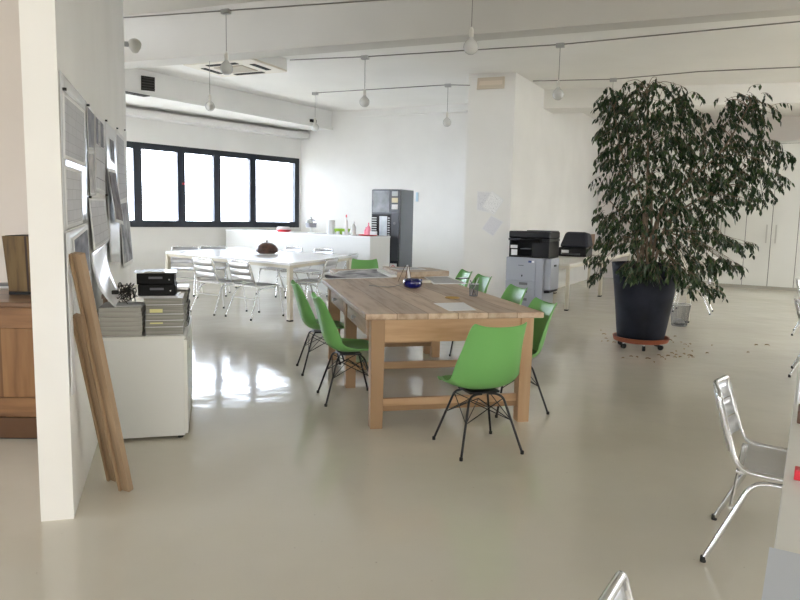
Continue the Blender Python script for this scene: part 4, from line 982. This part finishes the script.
for b in blobs:
    c,rx,rz_=blob_world(b)
    ry_=max(.16,min(.62,rx*2.4)); ntw=int(5+ (b[2]*b[3])*.155)
    for k in range(ntw):
        while True:
            u=Vector((rnd.uniform(-1,1),rnd.uniform(-1,1),rnd.uniform(-1,1)))
            if .25<u.length<1: break
        p=c+Vector((u.x*rx,u.y*ry_,u.z*rz_)); 
        if p.z<1.0 and math.hypot(p.x,p.y)<.37 : 
            sgn=-1 ; p.y=-.38-rnd.random()*.12
            if p.z<.55: continue
        anch.append(p)
        out=Vector((p.x,p.y,0)); out=out.normalized() if out.length>.01 else Vector((1,0,0))
        d=(out*rnd.uniform(.2,.9)+Vector((rnd.uniform(-.7,.7),rnd.uniform(-.7,.7),rnd.uniform(-.5,.35)))).normalized()
        L=rnd.uniform(.09,.19); n_=rnd.randint(4,7); q=p.copy(); tp=[q.copy()]
        for i in range(n_):
            d=(d+Vector((0,0,-.20))).normalized(); q=q+d*(L/n_); tp.append(q.copy())
            ld=(d*.35+Vector((rnd.uniform(-.6,.6),rnd.uniform(-.6,.6),-.95))).normalized()
            add_leaf(q,ld,rnd.uniform(.052,.084),rnd.uniform(.020,.034),rnd.uniform(-1.2,1.2))
        twig.tube(tp,[.0022]*len(tp),3)
leaf.build('foliage', leafm, plant, smooth=True, fix=False)
# trunks and limbs reaching into the crown
tr_=MB()
stems=[((-.06,.0),(608,112)),((-.02,.05),(640,92)),((.03,-.04),(660,120)),((.08,.02),(742,105)),((.1,.0),(765,155)),((-.09,-.03),(612,200)),((.05,.05),(700,150)),((.0,-.06),(655,170))]
limbs=[]
for (bx_,by_),(tx,ty) in stems:
    e_,_,_=blob_world((tx,ty,1,1)); e_.y=rnd.uniform(-.25,.25); b_=Vector((bx_,by_,.86))
    m1=b_.lerp(e_,.3)+Vector((-(e_.x-bx_)*.18+rnd.uniform(-.04,.04),rnd.uniform(-.05,.05),.15)); m2=b_.lerp(e_,.65)+Vector((rnd.uniform(-.05,.05),rnd.uniform(-.05,.05),.08))
    pts=spline([b_,m1,m2,e_],7); tr_.tube(pts,[.017*(1-.8*i/len(pts)) for i in range(len(pts))],7); limbs.append(pts)
tr_.build('trunk', M['bark'], plant, smooth=True)
br=MB()
allp=[p for L in limbs for p in L[5:]]
for a_p in anch[::5]:
    near=min(allp,key=lambda p:(p-a_p).length+max(0,p.z-a_p.z)*.8)
    mid_=near.lerp(a_p,.5)+Vector((0,0,.05)); pts=spline([near,mid_,a_p],4); br.tube(pts,[.004*(1-.6*i/len(pts)) for i in range(len(pts))],4)
br.build('branches', M['bark'], plant, smooth=True)['kind']='stuff'
tw=twig.build('twigs', M['bark'], plant); tw['kind']='stuff'
# fallen leaves
fl_m=vary(mat('dead_leaf',rough=.7),(0.16,0.09,0.03),(0.32,0.2,0.08),3)
spots=[(x,y) for x,y in ((601,331),(604,335),(606,339),(602,342),(608,342),(614,343),(623,358.5),(631,357),(637,358),(648,359.5),(654,363),(659,356),(662,358),(668,357),(672,354),(676,356),(675,358),(680,358),(684,350),(685,345),(690,345),(688,347),(681,343),(673,343),(670,341),(692,352),(689,358),(691,357),(693,358),(690,356.5),(684,355),(665,360),(707,354),(712,346),(756,346),(767,346),(748,353),(654,338),(676,352),(675,337))]
lm_=MB(); L=.045
lm_.grid(lambda u,v:((u-.5)*L,(v-.5)*.45*L*math.sin(PI*min(max(u,.04),.96)),.006+.006*math.sin(u*3)+.006*abs(v-.5)*2),6,2)
first=None
for i,(x,y) in enumerate(spots):
    q=P(x,y)
    lb='dry brown fallen leaf on the floor '+('left of the pot' if x<616 else 'in front of the pot' if x<664 else 'right of the pot' if x<700 else 'far right of the pot, lying apart')
    if first is None: o=first=lm_.build('fallen_leaf', fl_m, solid=.001)
    else: o=first.copy(); COL.objects.link(o)
    o.location=(q.x,q.y,0); o.rotation_euler=(0,0,rnd.uniform(0,6)); s_=rnd.uniform(.7,1.3); o.scale=(s_,s_,s_)
    tag(o,lb,'leaf','fallen leaves around the plant pot, '+lb.split('floor ')[1])

# ---------------------------------------------------------------- left cabinet with stacks
cl=V2(*P(98.5,443.5)[:2]); crr=V2(*P(185.3,438.2)[:2]); cw_=(crr-cl).length; cxd=(crr-cl).normalized(); rzc=math.atan2(cxd.y,cxd.x)
CH=CAMH-(CAMH)*0
topz=on_wall(185.3,335.5,cl,crr).z
cab=thing('white_low_cabinet','low white cabinet against the partition, loaded with stacks','cabinet',(cl.x,cl.y,0),rzc)
sh=math.tan(0)  
MB().b2(0,cw_,0,1.1,.02,topz-.02).build('body', M['counter'], cab, bevel=.002)
MB().b2(0,cw_+.01,-.008,1.1,topz-.02,topz).build('top_panel', M['white'], cab, bevel=.002)
MB().b2(cw_,cw_+.018,.01,.54,.03,topz-.03).build('door', M['white'], cab)
MB().b2(cw_,cw_+.018,.56,1.09,.03,topz-.03).build('door', M['white'], cab)
for x_ in (.03,cw_-.03):
    for y_ in (.04,1.05): MB().lathe([(0,0),(.018,0),(.018,.02),(0,.02)],10).build('foot', M['rubber'], cab, loc=(x_,y_,0))
def cabpt(x,y,z=0): return Vector((cl.x+cxd.x*x-cxd.y*y, cl.y+cxd.y*x+cxd.x*y, z))
def cx(px_, yy):   # local x on cabinet for a pixel column at local depth yy
    d=ray(px_,320); o=cabpt(0,yy); d2=V2(d.x,d.y); A=Matrix(((d2.x,-cxd.x),(d2.y,-cxd.y))); t_=A.inverted()@V2(o.x,o.y); return t_.y
key=thing('hanging_key','small key with metal tag hanging at the side of the low cabinet','key',cabpt(cw_+.024,.25,topz-.06),rzc)
MB().tube([Vector((0,.012*math.cos(2*PI*k/12),.012*math.sin(2*PI*k/12))) for k in range(12)],.0018,5,close=True).build('key_ring', M['steel'], key)
MB().box((.002,0,-.03),(.004,.01,.04)).box((.002,0,-.055),(.004,.022,.02)).build('key_blade', M['steel'], key)
# left stack
rs=random.Random(5)
def stack(x0,x1,y0,y1,ztot,n_,name,lab,cat,group,pagem,coverm,jit=.006,cov=.0025):
    z=topz+.001; hs=[rs.uniform(.8,1.25) for _ in range(n_)]; S=sum(hs); 
    first=True
    for i,h in enumerate(hs):
        h=h/S*ztot; jx=rs.uniform(-jit,jit); jy=rs.uniform(-jit,jit)
        pos=['bottom','second from the bottom','third from the bottom','fourth from the bottom','fifth from the bottom','sixth from the bottom','seventh from the bottom'][i] if i<n_-1 else 'topmost'
        t=thing(name,lab+', '+pos,cat,cabpt((x0+x1)/2+jx,(y0+y1)/2+jy,z),rzc+rs.uniform(-.012,.012),group)
        a,b_=(x1-x0)/2,(y1-y0)/2
        MB().b2(-a+.004,a-.004,-b_+.004,b_-.004,cov,h-cov-.0012).build('pages',pagem,t)
        cv=MB(); cv.b2(-a,a,-b_,b_,0,cov).b2(-a,a,-b_,b_,h-cov-.0012,h-.0012); cv.build('cover',coverm,t)
        z+=h
    return z
xl0=cx(105,.04); xl1=cx(143,.04)
zl=stack(.02,xl1,.03,.33,.175,6,'document_folder','grey folder in the left stack on the low cabinet','folder','folders in the left stack on the cabinet',M['book'],mat('folder_cover',(0.5,0.49,0.46),0.6))
xr1=cx(183.5,.03)
zr=stack(xl1+.012,xr1-.0,.02,.31,.235,5,'ring_binder_book','thick book in the right stack on the low cabinet','book','thick books in the right stack on the cabinet',M['bookd'],M['cover'],jit=.004,cov=.002)
# rear spiral bound stack, sticking out to the right
z=topz+.001
for i in range(6):
    h=.04; t=thing('spiral_notebook','spiral bound book behind the right stack, '+['lowest','second lowest','third from below','fourth from below','second from top','topmost'][i],'book',cabpt(cw_-.11+rs.uniform(-.006,.006),.47,z),rzc,'spiral bound books at the cabinet edge')
    MB().b2(-.14,.12,-.14,.14,0,h-.002).build('pages',M['bookd'],t)
    mb=MB()
    for k in range(9): mb.tube([Vector((.122+.012*math.cos(2*PI*j/8),-.12+k*.03,h/2+.018*math.sin(2*PI*j/8))) for j in range(8)],.0015,4,close=True)
    mb.build('spiral',M['rubber'],t); z+=h
t=thing('photo_card','glossy brown and grey photo lying on the left stack','photo',cabpt(cx(129,.1),.17,zl+.001),rzc+.1)
MB().b2(-.09,.07,-.1,.1,0,.004).build('print', paper('photo_brown',(0.45,0.34,0.3),(0.12,0.08,0.07),'photo',3,seed=5) , t)
# yellow notes in right stack
for i,(zz,lb) in enumerate(((topz+.145,'yellow paper marker sticking out of the right stack, upper one'),(topz+.075,'yellow paper marker sticking out of the right stack, lower one'))):
    t=MB().b2(0,.075,-.006,.0,0,.022 if i==0 else .008).build('paper_marker',M['yellow'],loc=cabpt(cx(150,.02),.0145,zz),rz=rzc); tag(t,lb,'note')
# stacked black devices
bx0,bx1=cx(137.5,.06),cx(175,.06)
z0=zr+.001
pa=thing('glossy_magazine','white glossy magazine under the black devices on the right stack','magazine',cabpt((xl1+xr1)/2-.02,.16,z0),rzc-.05)
MB().b2(-.12,.11,-.13,.14,0,.006).build('pages',M['cover'],pa)
z0+=.0075
for i,lb in enumerate(('lower black electronic box on the right stack','upper black electronic box on the right stack, paper on top')):
    t=thing('black_device',lb,'device',cabpt((bx0+bx1)/2+.006*(1-i),.17,z0),rzc)
    a=(bx1-bx0)/2
    MB().b2(-a,a,-.11,.12,0,.068).build('housing',mat('matt_black_case',(0.006,0.006,0.007),0.55,spec=.2),t,bevel=.004)
    MB().b2(-a+.07,a-.07,-.1125,-.11,.035,.048).build('label_strip',mat('grey_label',(0.12,0.12,0.14),0.4),t)
    MB().lathe([(0,0),(.004,0),(.004,.003),(0,.003)],8).build('button',M['steel'],t,loc=(a-.03,-.11,.03)).rotation_euler=(PI/2,0,0)
    z0+=.0695
t=thing('loose_papers','loose papers on top of the upper black device','papers',cabpt((bx0+bx1)/2,.17,z0),rzc+.06)
MB().b2(-.13,.12,-.1,.12,0,.004).build('sheet_pile',M['cover'],t); MB().b2(-.07,.05,-.12,.10,.004,.010).build('folded_page',mat('olive_print',(0.2,0.19,0.13),0.4),t)
t=MB().b2(-.05,.06,-.10,.10,0,.02).build('silver_tray',M['steel'],loc=cabpt(cw_-.04,.48,topz+.245),rz=rzc,bevel=.003); tag(t,'thin silver tray on the spiral bound books right of the devices','tray')
# tangle of cables
cbm=MB(); cw0=cx(118,.15); cw1=cx(138,.15)
for k in range(11):
    p=[]; z_=zl+.012
    for i in range(6): p.append(cabpt(rs.uniform(cw0,cw1),rs.uniform(.06,.28),z_+.008+rs.uniform(0,.11)*(1 if 0<i<5 else .25)))
    cbm.tube(p,.0028,5,smooth=6)
t=cbm.build('cable_tangle',M['rubber'],smooth=True); tag(t,'tangle of black cables left of the black devices','cables',kind='stuff')
pl_=thing('power_plug','black power plug above the left stack','plug',cabpt(cx(116,.12),.12,zl+.085),rzc)
MB().b2(-.02,.02,-.015,.015,-.012,.012).build('body',M['rubber'],pl_,bevel=.004); MB().tube([(.02,0,0),(.06,.02,.005),(.09,.05,-.02)],.004,6,smooth=4).build('cord',M['rubber'],pl_)

# ---------------------------------------------------------------- papers on the partition
npart=Vector((-pnor.x,-pnor.y,0))
def wsheet(corners, m, name, label, off=.006, bulge=0.0, group='papers pinned on the partition', cat='paper'):
    """corners in photo pixels (TL,TR,BR,BL) measured on the partition plane"""
    c=[on_wall(x,y,part0,part1,off) for x,y in corners]; o=sum(c,Vector())/4
    def f(u,v):
        p=(c[0]*(1-u)+c[1]*u)*(1-v)+(c[3]*(1-u)+c[2]*u)*v-o
        return p+npart*bulge*(math.sin(v*PI*.5)**2*.7+.3*math.sin(u*PI)*v)
    ob=MB().grid(lambda u,v:f(u,1-v),8,12,uv=True).build(name,m,solid=.0012,loc=o,smooth=True); return tag(ob,label,cat,group)
gp='papers pinned on the partition'
wsheet([(59.5,70),(86.5,102),(88.5,222),(64,232)],mat('backing_film',(0.66,0.67,0.68),0.25),'backing_sheet','large translucent backing sheet nearest the partition edge',.004)
wsheet([(62.5,90.5),(85,111),(86,167),(63.5,158)],pl1,'plan_drawing','floor plan drawing, upper one at the near edge of the partition',.008)
wsheet([(64,165),(82,171),(83,223),(66.5,229)],paper('plan_sheet_d',(0.58,0.58,0.6),(0.38,0.38,0.4),'plan',4,seed=2.1),'plan_drawing','floor plan drawing, lower one at the near edge of the partition',.008)
wsheet([(86.5,103),(94.5,113),(94,150),(88.5,150)],paper('photo_a',(0.30,0.30,0.33),(0.2,0.2,0.23),'photo',3),'photo_print','dark grey photo print pinned right of the first plan',.010)
wsheet([(88.2,151),(94.2,151),(95,195),(89.2,196)],paper('photo_b',(0.55,0.53,0.52),(0.3,0.29,0.3),'photo',3,seed=2),'photo_print','light grey photo print under the dark grey one',.010,.01)
wsheet([(94.8,111),(104.5,121),(106,196),(95.8,192)],paper('plan_sheet_e',(0.6,0.6,0.61),(0.3,0.3,0.32),'plan',3,seed=4.4),'plan_drawing','printed panel with narrow photos in the middle of the partition',.008)
wsheet([(95.3,114),(98.2,118),(98.8,147),(96,145)],paper('photo_c',(0.25,0.25,0.28),(0.12,0.12,0.14),'photo',3,seed=3),'photo_print','narrow dark photo on the middle printed panel, left one',.012)
wsheet([(99.8,119),(103.3,123),(104,150),(100.2,148)],paper('photo_d',(0.28,0.28,0.3),(0.13,0.13,0.15),'photo',3,seed=6),'photo_print','narrow dark photo on the middle printed panel, right one',.012)
wsheet([(88.8,197),(105.5,198),(108,240),(91,252)],paper('plan_sheet_f',(0.56,0.56,0.58),(0.36,0.36,0.38),'plan',4,seed=7.1),'plan_drawing','plan drawing below the middle printed panel',.012,.02)
wsheet([(104.5,121),(115.5,131),(118,262),(107,262)],mat('long_film',(0.60,0.60,0.61),0.3),'long_sheet','long pale sheet hanging toward the far end of the partition',.008,.03)
wsheet([(109,137),(114,140),(115,165),(111,160)],paper('photo_e',(0.2,0.2,0.22),(0.1,0.1,0.11),'photo',4,seed=1),'photo_print','small dark photo on the long pale sheet',.016)
wsheet([(108,168),(116,170),(119,225),(110,222)],paper('photo_f',(0.20,0.17,0.17),(0.06,0.05,0.05),'photo',3,seed=9),'photo_print','dark brown photo print hanging by its top corner',.03,.05)
wsheet([(116,129),(124,138),(127,200),(118,205)],pl1,'plan_drawing','plan drawing at the far edge of the partition, pinned high',.010,.01)
wsheet([(118.5,200),(128,198),(132,262),(122,268)],paper('photo_g',(0.45,0.45,0.47),(0.14,0.14,0.15),'photo',4,seed=11),'photo_print','long grey photo print at the far edge of the partition',.012,.02)
wsheet([(66,233),(88,224),(91,300),(75,345)],mat('white_backing',(0.68,0.68,0.68),0.4),'backing_sheet','white backing sheet low on the partition behind the planks',.005,.01)
wsheet([(73,238),(88,226),(89.5,272),(75,285)],paper('photo_h',(0.30,0.31,0.35),(0.12,0.12,0.15),'photo',2.5,seed=13),'photo_print','dark blue grey photo low on the partition behind the planks',.010,.01)
wsheet([(66,233),(70,232),(74,390),(70,396)],M['sheet'],'paper_strip','narrow white paper strip hanging down at the partition edge',.012,.01)
# curled film over the cabinet
cc=[on_wall(91,254,part0,part1,.01),on_wall(107,238,part0,part1,.01)]
tgt=[cabpt(cx(115,.0),.0,zl+.01),cabpt(cx(122,.1),.12,zl+.06)]
def fc(u,v):
    top=cc[0].lerp(cc[1],u); bot=tgt[0].lerp(tgt[1],u); mid_=top.lerp(bot,.5)+Vector((-.06,.0,-.05))
    return top*(1-v)**2+mid_*2*v*(1-v)+bot*v*v
t=MB().grid(fc,8,14,uv=True).build('curled_film',M['film'],solid=.001,smooth=True); tag(t,'glossy curled film sheet drooping from the partition over the stacks','sheet')
for x,y in ((62.5,89),(86.5,105),(105,120.5),(116.3,128.3),(124,130),(88.5,197),(105.5,195)):
    q=on_wall(x,y,part0,part1,.014); t=MB().tube([(0,0,0),npart*.016],.007,8).build('push_pin',M['rubber'],loc=q); tag(t,'small black push pin holding the partition papers','pin','push pins on the partition')
# papers on the column
def csheet(corners,m,label,off,name='pinned_sheet'):
    c=[on_col(x,y,off) for x,y in corners]; o=sum(c,Vector())/4
    f=lambda u,v:(c[0]*(1-u)+c[1]*u)*v+(c[3]*(1-u)+c[2]*u)*(1-v)-o
    ob=MB().grid(f,5,5,uv=True).build(name,m,solid=.0015,loc=o); return tag(ob,label,'paper','sheets pinned on the column')
csheet([(477,191),(491.5,191.5),(489.5,213),(476.5,210.5)],paper('text_a',(0.76,0.76,0.78),(0.4,0.4,0.44),'text',6),'upper left pinned sheet on the column, partly overlapped',.006)
csheet([(492,190.3),(504.3,200),(494,215.5),(482,207)],paper('text_b',(0.88,0.88,0.88),(0.45,0.45,0.47),'text',6),'tilted pinned sheet at the upper right on the column',.014)
csheet([(491,215),(504,221.5),(493,237),(481.2,229)],paper('text_c',(0.74,0.74,0.77),(0.6,0.6,0.64),'text',6),'lowest tilted sheet on the column',.010)

# ---------------------------------------------------------------- planks
def plank(bot, top, wdt, thk, label, ang):
    bot=Vector(bot); top=Vector(top); d=(top-bot); L=d.length; z=d.normalized()
    # width axis ~ along wall direction rotated by ang
    wv=Vector((math.cos(ang),math.sin(ang),0)); wv=(wv-z*wv.dot(z)).normalized(); tv=z.cross(wv)
    t=bpy.data.objects.new('wooden_plank',None); COL.objects.link(t); mt=Matrix((wv,tv,z)).transposed().to_4x4(); mt.translation=bot; t.matrix_world=mt
    tag(t,label,'plank','planks leaning on the partition')
    b=MB().b2(-wdt/2,wdt/2,-thk/2,thk/2,0,L).build('board',WP,t,bevel=.003)
    MB().b2(-wdt/2,-wdt/2+.014,-thk/2-.012,-thk/2,0,L-.001).build('edge_batten',wood('batten_wood',(0.42,0.28,0.17),(0.5,0.35,0.22),(0.3,0.19,0.11),5,0,2,knots=False),t,bevel=.002)
    return t
bt=P(127,491); tp=on_wall(77.5,253,part0,part1,.05)
plank((bt.x,bt.y,.008),tp,.062,.032,'longer wooden plank leaning against the partition edge, in front',R(-25))
bt2=P(113.5,480.5); tp2=on_wall(78.0,315,part0,part1,.038)
plank((bt2.x,bt2.y,.008),tp2,.045,.028,'shorter wooden plank leaning behind the longer one',R(-20))

# ---------------------------------------------------------------- chest in the alcove
cq=P(38,438.5); cz=.858
chs=thing('pine_chest','honey pine chest of drawers standing in the left alcove','chest',(cq.x+.22,cq.y,0),R(2))
MB().b2(-1.5,0,0,.62,.07,cz-.03).build('body',WC,chs,bevel=.004)
MB().b2(-1.53,.03,-.025,.63,cz-.03,cz).build('top',wood('honey_pine_top',(0.22,0.13,0.08),(0.30,0.19,0.12),(0.13,0.07,0.04),.2,1,0,rough=.3),chs,bevel=.006)
MB().b2(-1.5,0,-.012,0,.70,cz-.035).build('top_rail',wood('honey_rail',(0.23,0.115,0.05),(0.30,0.155,0.07),(0.13,0.06,0.025),5,2,0,rough=.4),chs,bevel=.002)
MB().b2(-1.10,-.505,-.010,0,.268,.698).build('door_panel',WC,chs,bevel=.003)
MB().b2(-.50,-.001,-.010,0,.268,.698).build('door_panel',WC,chs,bevel=.003)
MB().b2(-1.5,0,-.018,0,.15,.265).build('bottom_rail',MATS['honey_rail'],chs,bevel=.003)
MB().b2(-1.5,0,-.025,.6,.012,.14).build('plinth',MATS['honey_rail'],chs,bevel=.004)
MB().b2(-1.48,-.02,.0,.58,0,.012).build('base',M['rubber'],chs)
bq=P(22,292.5,cz); wbn=thing('wooden_bin','tapered dark wooden bin standing on the pine chest','bin',(bq.x+.095,bq.y,cz+.001),R(4))
mb=MB(); mb.hexa([(-.12,-.12,.02),(.12,-.12,.02),(.12,.12,.02),(-.12,.12,.02)],[(-.14,-.14,.385),(.14,-.14,.385),(.14,.14,.385),(-.14,.14,.385)]); mb.build('body',WB,wbn,bevel=.004)
MB().b2(-.12,.12,-.12,.12,0,.02).build('foot',M['blackp'],wbn)
MB().b2(-.125,.125,-.125,.125,.3855,.388).build('inside',M['dark'],wbn)
t=thing('paper_pile','small pile of papers on the chest left of the wooden bin','papers',(P(8,287,cz).x-.04,P(8,287,cz).y,cz+.001),R(20))
MB().b2(-.15,.12,-.10,.10,0,.012).build('sheet_pile',M['cover'],t); MB().b2(-.05,.10,-.08,.06,.012,.025).build('dark_booklet',M['copierdk'],t)
